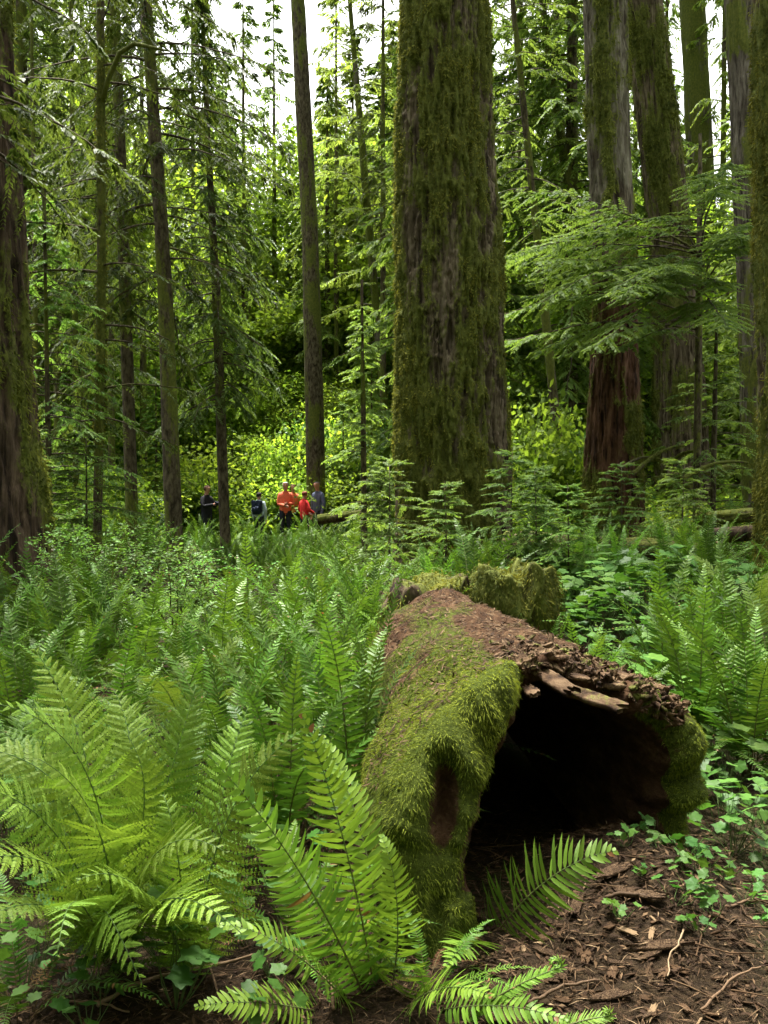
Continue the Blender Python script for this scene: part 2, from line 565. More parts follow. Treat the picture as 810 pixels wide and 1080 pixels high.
def moss_strands(n, lmin, lmax, width, seed):
    rg = np.random.default_rng(seed)
    f = rg.choice(len(wgt), n, p=wgt / wgt.sum())
    a, b = rg.random((2, n, 1))
    q = fa[f]
    o = (q[:, 0] * (1 - a) + q[:, 1] * a) * (1 - b) + (q[:, 3] * (1 - a) + q[:, 2] * a) * b
    nn = nq[f]
    gdir = np.array([0, 0, -1.0])
    tang = gdir - nn * np.sum(nn * gdir, -1, keepdims=True)
    clump = fbm(o * 22 + 5, 2)[:, None]
    tilt = np.clip(np.linalg.norm(tang, axis=-1, keepdims=True), 0, 1)
    rnd = rg.normal(0, 1, (n, 3))
    d = nrm(tang * (.35 + .75 * tilt) + nn * (.60 - .28 * tilt) + rnd * .48 + (clump - .5) * np.array([[.9, .3, .2]]))
    l = rg.uniform(lmin, lmax, n)[:, None] * (.55 + .9 * clump) * (.65 + .55 * tilt)
    side = nrm(np.cross(d, nn + rg.normal(0, .4, (n, 3))))
    w = width * rg.uniform(.6, 1.3, n)[:, None]
    o = o - nn * .006
    mid = o + d * l * .5
    d2 = nrm(d + gdir * .7)
    tip = mid + d2 * l * .5
    V = np.stack([o - side * w * .5, o + side * w * .5, mid - side * w * .45, mid + side * w * .45, tip], 1) - base
    kk = np.arange(n)[:, None] * 5
    big_t = fbm(o * 3.3 + 77, 3)
    a_ = np.clip(.5 + (big_t - .5) * 1.7 + rg.normal(0, .26, n), 0, 1)
    gg = Geo()
    gg.add(V.reshape(-1, 3), kk + np.array([[0, 1, 3, 2]]), kk + np.array([[2, 3, 4]]), np.repeat(a_, 5))
    return gg


tag(obj('moss', moss_strands(230000, .007, .026, .0026, 3).mesh('moss', M['moss']), shell_), None, None, None, 'stuff')


# broken slabs and splinters at the top of the mouth
def slab(ax, ay, az, seed, rag=.3):
    """a split piece of wood, long side along x: flat faces, grain along it, torn ends"""
    rg = np.random.default_rng(seed)
    n, nw = 16, 9
    w = np.linspace(-1, 1, nw)
    cs = np.concatenate([np.stack([w, np.ones(nw)], -1), np.stack([w[::-1], -np.ones(nw)], -1)])
    k = len(cs)
    u = np.linspace(-1, 1, n)
    e1 = rg.uniform(-1, 1, nw) * rag; e2 = rg.uniform(-1, 1, nw) * rag
    e1 = np.concatenate([e1, e1[::-1]]); e2 = np.concatenate([e2, e2[::-1]])
    ga = rg.normal(0, .16, k)
    taper = rg.uniform(.7, 1.1, 2)
    V = []
    for s in range(n):
        x = u[s] * ax + ax * np.where(u[s] > 0, e2, e1) * abs(u[s]) ** 5
        tw = np.interp(u[s], [-1, 0, 1], [taper[0], 1, taper[1]]) * (1 + .05 * rg.normal())
        V.append(np.stack([x, cs[:, 0] * ay * tw, cs[:, 1] * az * (1 + ga + .10 * rg.normal(size=k)) + .5 * az * math.sin(2.2 * u[s] + seed) * .4], -1))
    V = np.concatenate(V)
    i, j = np.meshgrid(np.arange(n - 1), np.arange(k), indexing='ij')
    Q = np.stack([i * k + j, i * k + (j + 1) % k, (i + 1) * k + (j + 1) % k, (i + 1) * k + j], -1).reshape(-1, 4)
    q = np.arange(nw - 1)
    T = []
    for b0, f in ((0, 1), ((n - 1) * k, -1)):
        A = np.stack([b0 + q, b0 + q + 1, b0 + k - 2 - q], -1); B = np.stack([b0 + q, b0 + k - 2 - q, b0 + k - 1 - q], -1)
        T += [A[:, ::f], B[:, ::f]]
    return V, Q, np.concatenate(T)


def rot(rx, ry, rz):
    from mathutils import Euler
    return np.array(Euler((rx, ry, rz)).to_matrix())


for k, (px, py, d, ax, ay, az, e, moss) in enumerate([
        (585, 712, 3.26, .115, .045, .016, (.28, .22, -1.05), .3), (622, 728, 3.22, .13, .042, .015, (.30, .20, -.55), .42),
        (560, 722, 3.20, .075, .03, .014, (.2, .1, -1.3), .2), (648, 716, 3.30, .10, .035, .02, (.1, .1, .1), .35),
        (690, 728, 3.36, .07, .03, .022, (.2, .5, .4), .15), (600, 695, 3.38, .09, .022, .014, (.0, -.2, .7), .1),
        (655, 705, 3.42, .06, .02, .013, (.3, .2, -.6), .0), (612, 708, 3.30, .06, .02, .012, (.4, .1, -.2), .0)]):
    V, Q, T = slab(ax * (.75 if k < 2 else .5), ay * .72, az * .5, 40 + k)
    V = V @ rot(*e).T
    g = Geo().add(V, Q, T, moss)
    obj('broken_slab', g.mesh('broken_slab', M['wood'], False), shell_, Vector(at(px, py + 3, d) - base - np.array([0, 0, .012])))
# crumbled splinters all along the torn rim
rg = np.random.default_rng(4)
g = Geo()
for k in range(330):
    ia = int(np.interp(rg.uniform(38, 101), th, np.arange(NA)))
    iq = int(rg.integers(NO - 38, NO + 22))
    p = LP[ia, iq]
    V, Q, T = slab(rg.uniform(.008, .034), rg.uniform(.005, .016), rg.uniform(.003, .009), 1000 + k, .5)
    V = V @ rot(rg.normal(0, .5), rg.normal(0, .4), rg.uniform(-1.9, .3)).T
    g.add(V + p - base, Q, T, rg.uniform(0, .55))
tag(obj('splinters', g.mesh('splinters', M['wood']), shell_), kind='stuff')
# needles and bark crumbs lying on the bare back of the log
n = 9000
sel = np.where((Kind.ravel()[LQ].max(1) == 0) & (nq[:, 2] > .35))[0]
f = rng.choice(sel, n, p=area[sel] / area[sel].sum())
a_, b_ = rng.random((2, n, 1))
q = fa[f]
o = (q[:, 0] * (1 - a_) + q[:, 1] * a_) * (1 - b_) + (q[:, 3] * (1 - a_) + q[:, 2] * a_) * b_ + nq[f] * .004
t = rand_dir(n); t = nrm(t - nq[f] * np.sum(t * nq[f], -1, keepdims=True) * .85)
g = Geo()
blades(g, o - base, t, nq[f] + rand_dir(n) * .4, rng.uniform(.012, .05, n), rng.uniform(.003, .009, n), rng.random(n) ** 1.6)
tag(obj('duff', g.mesh('duff', M['chip']), shell_), None, None, None, 'stuff')

# ------------------------------------------------------------------ trees
def trunk_geo(pts, radii, nseg, step, seed, ridge=.05, freq=5.0, moss=.5, flare=.0, z_flare=1.2, lobes=5, moss_scale=1.2, zdetail=.16, up_fade=0.0):
    """pts (world), radii at those points; bark ridges are real relief"""
    pts = np.asarray(pts, float)
    z = pts[:, 2]
    zz = np.arange(z[0], z[-1], step)
    cx_ = np.interp(zz, z, pts[:, 0]); cy_ = np.interp(zz, z, pts[:, 1]); rr_ = np.interp(zz, z, radii)
    tt = np.arange(nseg) / nseg * 2 * np.pi
    c, s = np.cos(tt)[None], np.sin(tt)[None]
    k = np.maximum(0, 1 - (zz - z[0]) / z_flare)[:, None] ** 2
    rr2 = rr_[:, None] * (1 + flare * k * (1 + .45 * np.cos(lobes * tt + seed)[None]))
    rm = float(np.mean(radii))
    q = np.stack([c * rr_[:, None] + seed * 3.1, s * rr_[:, None] + 0 * zz[:, None], zz[:, None] * zdetail + 0 * c], -1)
    wob = (fbm(q * np.array([1.6, 1.6, 2.5]) / max(rm, .15) * .5, 3) - .5) * rm * .16
    w2 = q + .25 / freq * (fbm(q * freq * np.array([1, 1, 4]), 2)[..., None] - .5)
    rd = 1 - np.abs(2 * fbm(w2 * freq, 3) - 1) * 1.6
    fine = fbm(q * np.array([3, 3, 9]) * freq, 3) - .5
    mm = fbm(np.stack([q[..., 0], q[..., 1], zz[:, None] + 0 * c], -1) * moss_scale * 2.0 * np.array([1, 1, .38]) + 7, 5)
    mm = moss + (mm - .5) * 2.1 + .45 * (rd - .35) - up_fade * np.clip((zz[:, None] - 3) / 6, 0, 1)
    rad_ = rr2 + wob + ridge * (rd - .5) + ridge * .5 * fine + .5 * ridge * np.clip(mm - .45, 0, .4)
    V = np.stack([cx_[:, None] + c * rad_, cy_[:, None] + s * rad_, zz[:, None] + 0 * c], -1)
    n, m_ = V.shape[:2]
    i, j = np.meshgrid(np.arange(n - 1), np.arange(m_), indexing='ij')
    Q = np.stack([i * m_ + j, i * m_ + (j + 1) % m_, (i + 1) * m_ + (j + 1) % m_, (i + 1) * m_ + j], -1).reshape(-1, 4)
    return V.reshape(-1, 3), Q, np.clip(mm, 0, 1).ravel()


def tufts(V, Q, a, n, l, w, seed, zmax, thr=.45):
    """moss tufts rooted on bark, hanging"""
    rg = np.random.default_rng(seed)
    P4 = V[Q]
    c = P4.mean(1)
    nn = np.cross(P4[:, 1] - P4[:, 0], P4[:, 3] - P4[:, 0])
    ar = np.linalg.norm(nn, axis=1) * np.clip(a[Q].mean(1) - thr, 0, 1) * (c[:, 2] < zmax)
    nn = nrm(nn)
    f = rg.choice(len(Q), n, p=ar / ar.sum())
    o = c[f] + rg.normal(0, .012, (n, 3))
    d = nrm(nn[f] * .75 + np.array([0, 0, -.75]) + rg.normal(0, .35, (n, 3)))
    cl = fbm(o * 5.5 + 3, 3)
    g = Geo()
    blades(g, o, d, nn[f] + rg.normal(0, .5, (n, 3)), l * rg.uniform(.5, 1.3, n) * (.35 + 1.2 * cl), w * rg.uniform(.6, 1.4, n), np.clip(.5 + (cl - .5) * 2.2 + rg.normal(0, .18, n), 0, 1), .5, .25)
    return g


def crown_geo(h, z0, Rmax, nl, seed, e0=.15, droop=.45, tw=.55, sp=.10, step=.05, prof=.75, spw=.34, top=1.0, limb_r=.016, bare=.18, tgap=.17, hang=.35, azs=None, zl=None):
    """limbs (bark) and needle sprays (leaf) of a conifer, trunk along +Z at the origin"""
    rg = np.random.default_rng(seed)
    lg, sg = Geo(), Geo()
    O, D, NN, LL, WW, AA = [], [], [], [], [], []
    for i in range(nl):
        u = ((i + rg.random()) / nl)
        z = z0 + (h - z0) * u * top if zl is None else zl[i]
        fr = (z - z0) / max(h - z0, .1)
        L = Rmax * max(.06, (1 - fr)) ** prof * rg.uniform(.6, 1.12)
        if fr < .12: L *= rg.uniform(.5, 1)
        az = rg.uniform(0, 2 * np.pi) if azs is None else azs[i]
        e = e0 + .35 * fr + rg.normal(0, .10)
        t = np.linspace(0, 1, 9)
        rad = np.array([math.cos(az), math.sin(az), 0]); sd_ = np.array([-math.sin(az), math.cos(az), 0])
        cur = rg.normal(0, .10)
        p = np.outer(t * L, rad) + np.outer(t * t * L * cur, sd_)
        p[:, 2] = z + L * (e * t - droop * t ** 2 + .16 * droop * t ** 4)
        p += np.cumsum(rg.normal(0, .012 * L, p.shape), 0) * t[:, None]
        tube(lg, p, np.maximum(.003, .7 * limb_r * L ** .7 * (1 - .9 * t)), 4, rg.random() * .6, False)
        nt_ = max(4, int(L * (1 - bare) / tgap))
        tq = bare + (1 - bare) * (np.arange(nt_) + rg.random(nt_) * .6) / nt_
        tq = np.clip(tq, 0, .995)
        pb = np.stack([np.interp(tq, t, p[:, k]) for k in range(3)], -1)
        tg = nrm(np.stack([np.interp(tq, t, np.gradient(p[:, k])) for k in range(3)], -1))
        sgn = np.where(np.arange(nt_) % 2 == 0, 1, -1)
        lt = np.minimum(tw, .16 + .55 * L * (1 - tq)) * rg.uniform(.55, 1.15, nt_)
        d = nrm(tg * .62 + sd_ * sgn[:, None] * .78 + np.array([0, 0, -1]) * rg.uniform(.0, hang, (nt_, 1)) + rg.normal(0, .08, (nt_, 3)))
        # the limb's own tip carries needles as well
        pb = np.concatenate([pb, p[6:7]]); d = np.concatenate([d, nrm(p[8:9] - p[6:7])]); lt = np.append(lt, np.linalg.norm(p[8] - p[6]))
        nk = max(3, int(tw / step))
        s = (np.arange(nk) + .4) / nk
        pos = pb[:, None] + d[:, None] * (lt[:, None] * s)[..., None]
        pos[..., 2] -= (lt[:, None] * s ** 2) * hang * .45
        perp = nrm(np.cross(d, np.array([0, 0, 1.0]) + rg.normal(0, .18, d.shape)))
        for q in (1, -1):
            dd = nrm(d[:, None] * .72 + q * perp[:, None] * .72 + np.array([0, 0, -.22]) + rg.normal(0, .16, pos.shape))
            up = np.cross(perp, d) * -1
            ll = sp * (1.15 - .6 * s)[None] * rg.uniform(.75, 1.25, pos.shape[:2])
            O.append(pos.reshape(-1, 3)); D.append(dd.reshape(-1, 3))
            NN.append((np.array([0, 0, 1.0]) + rg.normal(0, .25, pos.shape)).reshape(-1, 3))
            LL.append(ll.ravel()); WW.append(ll.ravel() * spw * rg.uniform(.8, 1.3, ll.size))
            AA.append(np.clip(.25 + .5 * np.repeat(rg.random(len(pb))[:, None], nk, 1) + .35 * s[None] * np.ones((len(pb), 1)) + rg.normal(0, .1, ll.shape), 0, 1).ravel())
    blades(sg, np.concatenate(O), np.concatenate(D), np.concatenate(NN), np.concatenate(LL), np.concatenate(WW), np.concatenate(AA), .45, .15)
    return lg, sg


def leafy_geo(blobs, n, ls, seed, flat=.5):
    """loose clumps of broad leaves: blobs are (x, y, z, rx, ry, rz)"""
    rg = np.random.default_rng(seed)
    g = Geo()
    B = np.array(blobs, float)
    vol = (B[:, 3] * B[:, 4] * B[:, 5]) ** .66
    b = rg.choice(len(B), n // 14, p=vol / vol.sum())
    v = rg.normal(size=(len(b), 3)); v = v / np.linalg.norm(v, axis=1, keepdims=True) * rg.uniform(.35, 1.08, (len(b), 1)) ** .6
    c = B[b, :3] + v * B[b, 3:]
    o = np.repeat(c, 14, 0) + rg.normal(0, 1, (len(c) * 14, 3)) * ls * np.array([2.4, 2.4, .9])
    d = rand_dir(len(o), -.7, .25)
    nn = nrm(np.array([0, 0, 1.0]) * (flat + .6) + rg.normal(0, .5, (len(o), 3)))
    a = np.repeat(np.clip(.5 + .35 * v[:, 2] * 0 + rg.normal(0, .25, len(c)), 0, 1), 14) + rg.normal(0, .12, len(o))
    blades(g, o, d, nn, ls * rg.uniform(.7, 1.3, len(o)), ls * .75 * rg.uniform(.7, 1.2, len(o)), np.clip(a, 0, 1), .5, .12)
    return g


def top_pts(pxs, d, zend, rend, zb):
    """pxs: (px, py, width) along a trunk in the photo, lowest first; returns points and radii from the ground to zend"""
    P_ = [at(px, py, d) for px, py, w in pxs]
    r_ = [w / 2 / FPX * d for px, py, w in pxs]
    a, b = P_[0], P_[-1]
    s = (b - a) / (b[2] - a[2])
    lo = a + s * (zb - a[2]); lo[1] = d
    hi = b + s * (zend - b[2])
    hi[1] = d
    return np.array([lo] + P_ + [hi]), np.array([r_[0]] + r_ + [rend])


def big_tree(name, label, cat, pxs, d, zend, mat, seed, group=None, nseg=200, step=.03, tuft=0, tl=.06, tw=.02, crown=None, rend=.12, **kw):
    gz_ = float(ground_z((pxs[0][0] - CX) / FPX * d, d)) - .25
    pts, rad_ = top_pts(pxs, d, zend, rend, gz_)
    base = np.array([pts[0, 0], d, gz_])
    V, Q, a = trunk_geo(pts, rad_, nseg, step, seed, **kw)
    root = thing(name, label, cat, base, group)
    tk = obj('trunk', Geo().add(V - base, Q, None, a).mesh('trunk', mat, True), root)
    if tuft:
        tag(obj('moss', tufts(V - base, Q, a, tuft, tl, tw, seed, at(0, -40, d)[2] - gz_).mesh('moss', M['trunk_moss']), tk), kind='stuff')
    return root, pts


# -- one crown mesh shared by the tall firs, high above the picture: it is what shades the forest floor
hl, hc = crown_geo(17, 0, 5.2, 150, 5, e0=.05, droop=.35, tw=1.0, sp=.34, step=.15, prof=.6, spw=.6, limb_r=.03, tgap=.30)
high_needles = join2(hl, M['bark_thin'], hc, M['needle'], 'high_crown')


def high_crown(root, pts, z, sc=1.0, rz=0.0):
    base = np.array(root.location)
    s = (pts[-1] - pts[-2]) / (pts[-1, 2] - pts[-2, 2])
    p = pts[-2] + s * (z - pts[-2, 2]) - base
    cr = obj('crown', high_needles, root, Vector(p))
    cr.rotation_euler = (0, 0, rz); cr.scale = (sc, sc, sc)


big, bp = big_tree('fir_tree', 'huge mossy fir trunk standing in the middle, the thickest trunk of all', 'tree',
                   [(478, 500, 112), (476, 460, 109), (475, 400, 106), (473.5, 280, 101), (470, 150, 92), (468, 0, 82)], 14, 31, M['bark'], 3,
                   nseg=420, step=.022, tuft=65000, tl=.042, tw=.015, ridge=.13, freq=11, moss=.47, flare=.10, z_flare=1.6, rend=.3)
high_crown(big, bp, 21, .7, 1)
o, p_ = big_tree('fir_tree', 'dark thick trunk cut by the left edge, rising from the ferns', 'tree',
                 [(-38, 600, 172), (-40, 500, 150), (-50, 280, 142), (-66, 0, 134)], 10.5, 29, M['bark_red'], 8, nseg=300, step=.025, tuft=7000, tl=.06, tw=.016,
                 ridge=.09, freq=8, moss=.12, flare=.12, z_flare=1.4, rend=.25)
high_crown(o, p_, 21, .6, 2)
o, p_ = big_tree('fir_tree', 'dark reddish trunk with grey bark higher up, right of the thickest trunk', 'tree',
                 [(647, 500, 61), (648, 400, 50), (648, 280, 41), (641, 120, 41), (638, 0, 43)], 18, 33, M['bark_two'], 12, nseg=260, step=.03, tuft=9000,
                 tl=.07, tw=.02, ridge=.065, freq=10, moss=.14, flare=.12, rend=.2)
high_crown(o, p_, 17, .9, 3)
o, p_ = big_tree('fir_tree', 'wide mossy trunk leaning left behind the flat hemlock boughs', 'tree',
                 [(719, 490, 56), (716, 380, 47), (709, 260, 41), (692, 120, 40), (676, 0, 41)], 22, 35, M['bark'], 15, nseg=260, step=.03, tuft=20000,
                 tl=.08, tw=.022, ridge=.065, freq=10, moss=.36, flare=.12, rend=.2)
high_crown(o, p_, 20, .9, 4)
o, p_ = big_tree('fir_tree', 'green mossy trunk cut by the right edge', 'tree',
                 [(846, 560, 86), (843, 400, 78), (838, 200, 72), (831, 0, 66)], 10, 27, M['bark'], 21, nseg=260, step=.025, tuft=40000, tl=.045, tw=.012,
                 ridge=.065, freq=10, moss=.55, flare=.1, rend=.2)
high_crown(o, p_, 18, .6, 5)
o, p_ = big_tree('fir_tree', 'grey barked trunk just left of the mossy trunk at the right edge', 'tree',
                 [(803, 500, 38), (796, 300, 34), (786, 100, 31), (780, 0, 30)], 19, 30, M['bark_grey'], 24, nseg=160, step=.035, ridge=.035, freq=8, moss=.15, rend=.15)
high_crown(o, p_, 17, .8, 6)
o, p_ = big_tree('conifer_tree', 'smooth straight brown trunk behind the group of people', 'tree',
                 [(333, 505, 20), (331, 400, 19), (327, 250, 17), (314, 0, 15)], 29.4, 36, M['bark_thin'], 27, nseg=60, step=.05, ridge=.012, freq=10, moss=.28, rend=.08)
high_crown(o, p_, 20, .7, 7)
o, p_ = big_tree('conifer_tree', 'pale mossy trunk far back at the upper right', 'tree',
                 [(747, 480, 30), (745, 300, 27), (733, 60, 25), (730, 0, 25)], 30, 34, M['bark_grey'], 28, nseg=60, step=.06, ridge=.03, freq=6, moss=.6, rend=.1)
high_crown(o, p_, 22, .7, 8)

# -- slim trunks: limbs and crown start low or high as in the photo
def slim_tree(label, pxs, d, zend, seed, mat, crown, group=None, moss=.4, nseg=36, needles=None, name='conifer_tree', tuft=0):
    o, p_ = big_tree(name, label, 'tree', pxs, d, zend, mat, seed, group, nseg=nseg, step=.05, ridge=.008, freq=14, moss=moss, rend=.025, tuft=tuft, tl=.05, tw=.018)
    base = np.array(o.location)
    lg, sg = crown_geo(**crown, seed=seed)
    # crown follows the trunk's lean
    pz = p_[:, 2] - base[2]
    for gg in (lg, sg):
        for v in gg.V:
            v[:, 0] += np.interp(v[:, 2], pz, p_[:, 0] - base[0]); v[:, 1] += np.interp(v[:, 2], pz, p_[:, 1] - base[1])
    obj('crown', join2(lg, mat, sg, needles or M['needle'], 'crown'), o)
    return o


pole = slim_tree('thin mossy pole trunk with a bent limb, left of the dark slim one', [(103, 540, 9), (107, 300, 9), (106, 0, 8)], 13, 13, 31, M['bark_thin'],
          dict(h=13, z0=2.2, Rmax=2.0, nl=50, e0=-.05, droop=.4, tw=.6, sp=.09, bare=.15, hang=.7, limb_r=.02), moss=.62, tuft=3000)
g = Geo()
tube(g, np.array([at(106.5, 112, 13), at(114, 84, 12.9), at(126, 56, 12.8), at(142, 46, 12.7), at(160, 50, 12.6), at(178, 54, 12.5)]) - np.array(pole.location), np.array([.034, .034, .032, .028, .022, .010]), 8, .75)
obj('bent_limb', g.mesh('bent_limb', M['bark_thin'], True), pole)
slim_tree('dark slim trunk, third from the left edge', [(138, 505, 13), (131, 280, 12), (121, 0, 10)], 17, 19, 32, M['bark_thin'],
          dict(h=18, z0=4.0, Rmax=2.6, nl=100, e0=.0, droop=.5, tw=.75, sp=.10, bare=.12, hang=.7, limb_r=.02), moss=.25)
slim_tree('straight brown trunk beside the dark slim one, fourth from the left edge', [(182, 525, 18), (174, 300, 15), (154, 0, 11)], 15.5, 18, 33, M['bark_thin'],
          dict(h=18, z0=4.6, Rmax=2.7, nl=105, e0=.0, droop=.5, tw=.75, sp=.10, bare=.12, hang=.8, limb_r=.02), moss=.3)
slim_tree('dark young conifer with drooping skirts of branches, left of the people', [(236, 530, 11), (229, 330, 9), (219, 140, 6)], 18, 11.5, 34, M['bark_thin'],
          dict(h=11.5, z0=3.2, Rmax=1.6, nl=150, e0=-.02, droop=.55, tw=.75, sp=.10, bare=.10, limb_r=.022, hang=.9), moss=.3)
slim_tree('young hemlock with tiered sprays between the people and the thickest trunk', [(384, 540, 6), (383, 420, 5), (382, 335, 2)], 16, 4.7, 35, M['bark_thin'],
          dict(h=4.6, z0=.3, Rmax=.85, nl=64, e0=.05, droop=.4, tw=.4, sp=.07, step=.035, bare=.1, limb_r=.012), moss=.2, needles=M['hemlock'])
slim_tree('thin pale trunk far back, left of the thickest trunk', [(397, 330, 8), (385, 190, 8)], 34, 22, 36, M['bark_grey'],
          dict(h=22, z0=8, Rmax=3, nl=70, tw=.8, sp=.16, step=.09, limb_r=.02), moss=.5, needles=M['hazed_needle'])
slim_tree('thin leaning mossy trunk right of the thickest trunk, the nearer of a pair', [(592, 500, 10), (575, 330, 9), (556, 150, 7)], 20, 15, 37, M['bark_thin'],
          dict(h=15, z0=6.5, Rmax=2.2, nl=60, e0=-.1, droop=.4, tw=.6, sp=.10, bare=.2), moss=.6, needles=M['hazed_needle'])
slim_tree('thin leaning mossy trunk close to the dark reddish trunk, the paler of a pair', [(626, 420, 13), (603, 220, 11), (582, 80, 8)], 25, 18, 38, M['bark_grey'],
          dict(h=18, z0=9, Rmax=2.6, nl=60, tw=.7, sp=.12, step=.07), moss=.7, needles=M['hazed_needle'])
slim_tree('thin dark trunk near the left edge, deep in the wood', [(80, 500, 6), (79, 300, 6), (76, 100, 5)], 22, 15, 39, M['bark_thin'],
          dict(h=15, z0=2.5, Rmax=2.4, nl=80, e0=-.15, droop=.3, tw=.6, sp=.10, bare=.3, hang=.6), moss=.4)
slim_tree('thin upright pale trunk between the dark reddish trunk and the wide leaning one', [(681, 480, 10), (682, 260, 9), (680, 150, 8)], 28, 19, 40, M['bark_grey'],
          dict(h=19, z0=5, Rmax=2.4, nl=80, tw=.7, sp=.12, step=.07), moss=.6, needles=M['hazed_needle'])
slim_tree('thinnest dark trunk beside the left edge trunk', [(38, 480, 5), (37, 300, 5), (34, 100, 4)], 20, 14, 41, M['bark_thin'],
          dict(h=14, z0=2.8, Rmax=2.4, nl=70, e0=-.1, droop=.4, tw=.6, sp=.10, bare=.25, hang=.5), moss=.3)
# hemlock whose flat boughs cross in front of the two right-hand trunks
nb = 38
azs = [rng.uniform(R(150), R(285)) for _ in range(nb)]
zl = [4.3 + 2.2 * ((k + rng.uniform(-.2, .2)) // 8) / 6 + rng.normal(0, .12) for k in range(nb)]
slim_tree('hemlock with broad flat green boughs spread before the right-hand trunks', [(735, 520, 8), (737, 350, 7), (738, 200, 5)], 16.5, 7.2, 43, M['bark_thin'],
          dict(h=11, z0=2.4, Rmax=4.3, nl=nb, e0=.20, droop=.42, tw=.7, sp=.09, step=.034, bare=.34, limb_r=.012, tgap=.10, azs=azs, zl=zl, prof=.4, hang=.25, spw=.40), moss=.3, needles=M['hemlock'])
slim_tree('small hemlock in the shade under the broad flat boughs', [(752, 520, 6), (754, 420, 5), (756, 330, 2)], 17, 4.4, 44, M['bark_thin'],
          dict(h=4.4, z0=.6, Rmax=1.8, nl=70, e0=.08, droop=.35, tw=.45, sp=.075, step=.035, bare=.1, limb_r=.012), moss=.3, needles=M['hemlock'])
slim_tree('slender hemlock beside the left edge trunk with low dark boughs', [(52, 540, 6), (50, 420, 5), (48, 300, 3)], 12.5, 5.2, 45, M['bark_thin'],
          dict(h=5.2, z0=.5, Rmax=1.9, nl=80, e0=.0, droop=.4, tw=.45, sp=.07, step=.035, bare=.15, limb_r=.014), moss=.3, needles=M['hemlock'])
slim_tree('conifer with dark boughs hanging in at the upper left corner', [(-30, 500, 14), (-30, 300, 13), (-32, 60, 11)], 9.0, 13, 46, M['bark_thin'],
          dict(h=12, z0=4.4, Rmax=1.9, nl=60, e0=.0, droop=.45, tw=.65, sp=.085, step=.035, bare=.1, limb_r=.02, hang=.5), moss=.3)

# ------------------------------------------------------------------ the wood behind: copies of five trees, two maples
def proto(name, h, z0, Rm, nl, seed, mat, needles, sp=.15, step=.06, tr=.16, spw=.36, **kw):
    root = thing(name, 'x x x x', 'tree')
    V, Q, a = trunk_geo([(0, 0, -.3), (0, 0, h * .5), (0, 0, h)], [tr, tr * .7, .02], 14, .25, seed, ridge=.008, freq=8, moss=.45)
    obj('trunk', Geo().add(V, Q, None, a).mesh('trunk', mat, True), root)
    lg, sg = crown_geo(h, z0, Rm, nl, seed, tw=kw.pop('tw', .9), spw=spw, sp=sp, step=step, tgap=kw.pop('tgap', .24), **kw)
    obj('crown', join2(lg, mat, sg, needles, 'crown'), root)
    return root


protos = [proto('conifer_tree', 17, 2.5, 3.2, 190, 61, M['bark_thin'], M['hazed_needle'], bare=.08, e0=-.0, droop=.45, hang=.8),
          proto('conifer_tree', 21, 5, 3.2, 190, 62, M['bark_thin'], M['hazed_needle'], bare=.08, e0=.0, droop=.35, hang=.6, tr=.2),
          proto('conifer_tree', 14, 1.2, 3.0, 180, 63, M['bark_thin'], M['hazed_needle'], e0=.05, droop=.45, hang=.4, tr=.12),
          proto('conifer_tree', 7, .4, 2.0, 110, 64, M['bark_thin'], M['hemlock'], e0=.05, droop=.4, sp=.11, step=.055, tr=.07, tw=.5, tgap=.18),
          proto('conifer_tree', 22, 9.5, 2.4, 80, 66, M['bark_thin'], M['hazed_needle'], e0=.0, droop=.45, hang=.7, tr=.13)]


def maple(seed, h, n):
    rg = np.random.default_rng(seed)
    root = thing('maple_tree', 'x x x x', 'tree')
    g = Geo()
    blobs = []
    for k in range(4):
        az = k * 1.6 + rg.uniform(-.4, .4)
        t = np.linspace(0, 1, 8)
        r = rg.uniform(.25, .5) * h * .5
        p = np.stack([np.cos(az) * r * t ** 1.5, np.sin(az) * r * t ** 1.5, h * rg.uniform(.7, .95) * t], -1) + np.cumsum(rg.normal(0, .05, (8, 3)), 0)
        p[0] = (0, 0, -.2)
        tube(g, p, .09 * (1 - .8 * t) * h / 7, 7, rg.random())
        for q in range(3, 8):
            for _ in range(3):
                o = p[q] + rg.normal(0, .13 * h, 3) * np.array([1, 1, .6])
                o[2] = max(o[2], .15 * h)
                blobs.append((*o, .11 * h, .11 * h, .055 * h))
                tube(g, np.array([p[q], (p[q] + o) / 2 + (0, 0, -.05), o]), np.array([.02, .012, .006]), 4, .3, False)
    obj('trunk', g.mesh('trunk', M['bark_thin'], True), root)
    obj('crown', leafy_geo(blobs, n, .14, seed).mesh('crown', M['maple']), root)
    return root


maples = [maple(71, 8, 17000), maple(72, 6, 13000)]
bush = thing('maple_bush', 'x x x x', 'shrub')
rg = np.random.default_rng(5)
bl = [(rg.normal(0, .6), rg.normal(0, .6), abs(rg.normal(.5, .35)) + .15, .45, .45, .28) for _ in range(16)]
g = Geo()
for b in bl: tube(g, np.array([(0, 0, 0), (b[0] * .4, b[1] * .4, b[2] * .7), b[:3]]), np.array([.02, .012, .005]), 4, .4, False)
obj('stems', g.mesh('stems', M['bark_thin']), bush)
obj('leaves', leafy_geo(bl, 5000, .075, 9).mesh('leaves', M['maple']), bush)

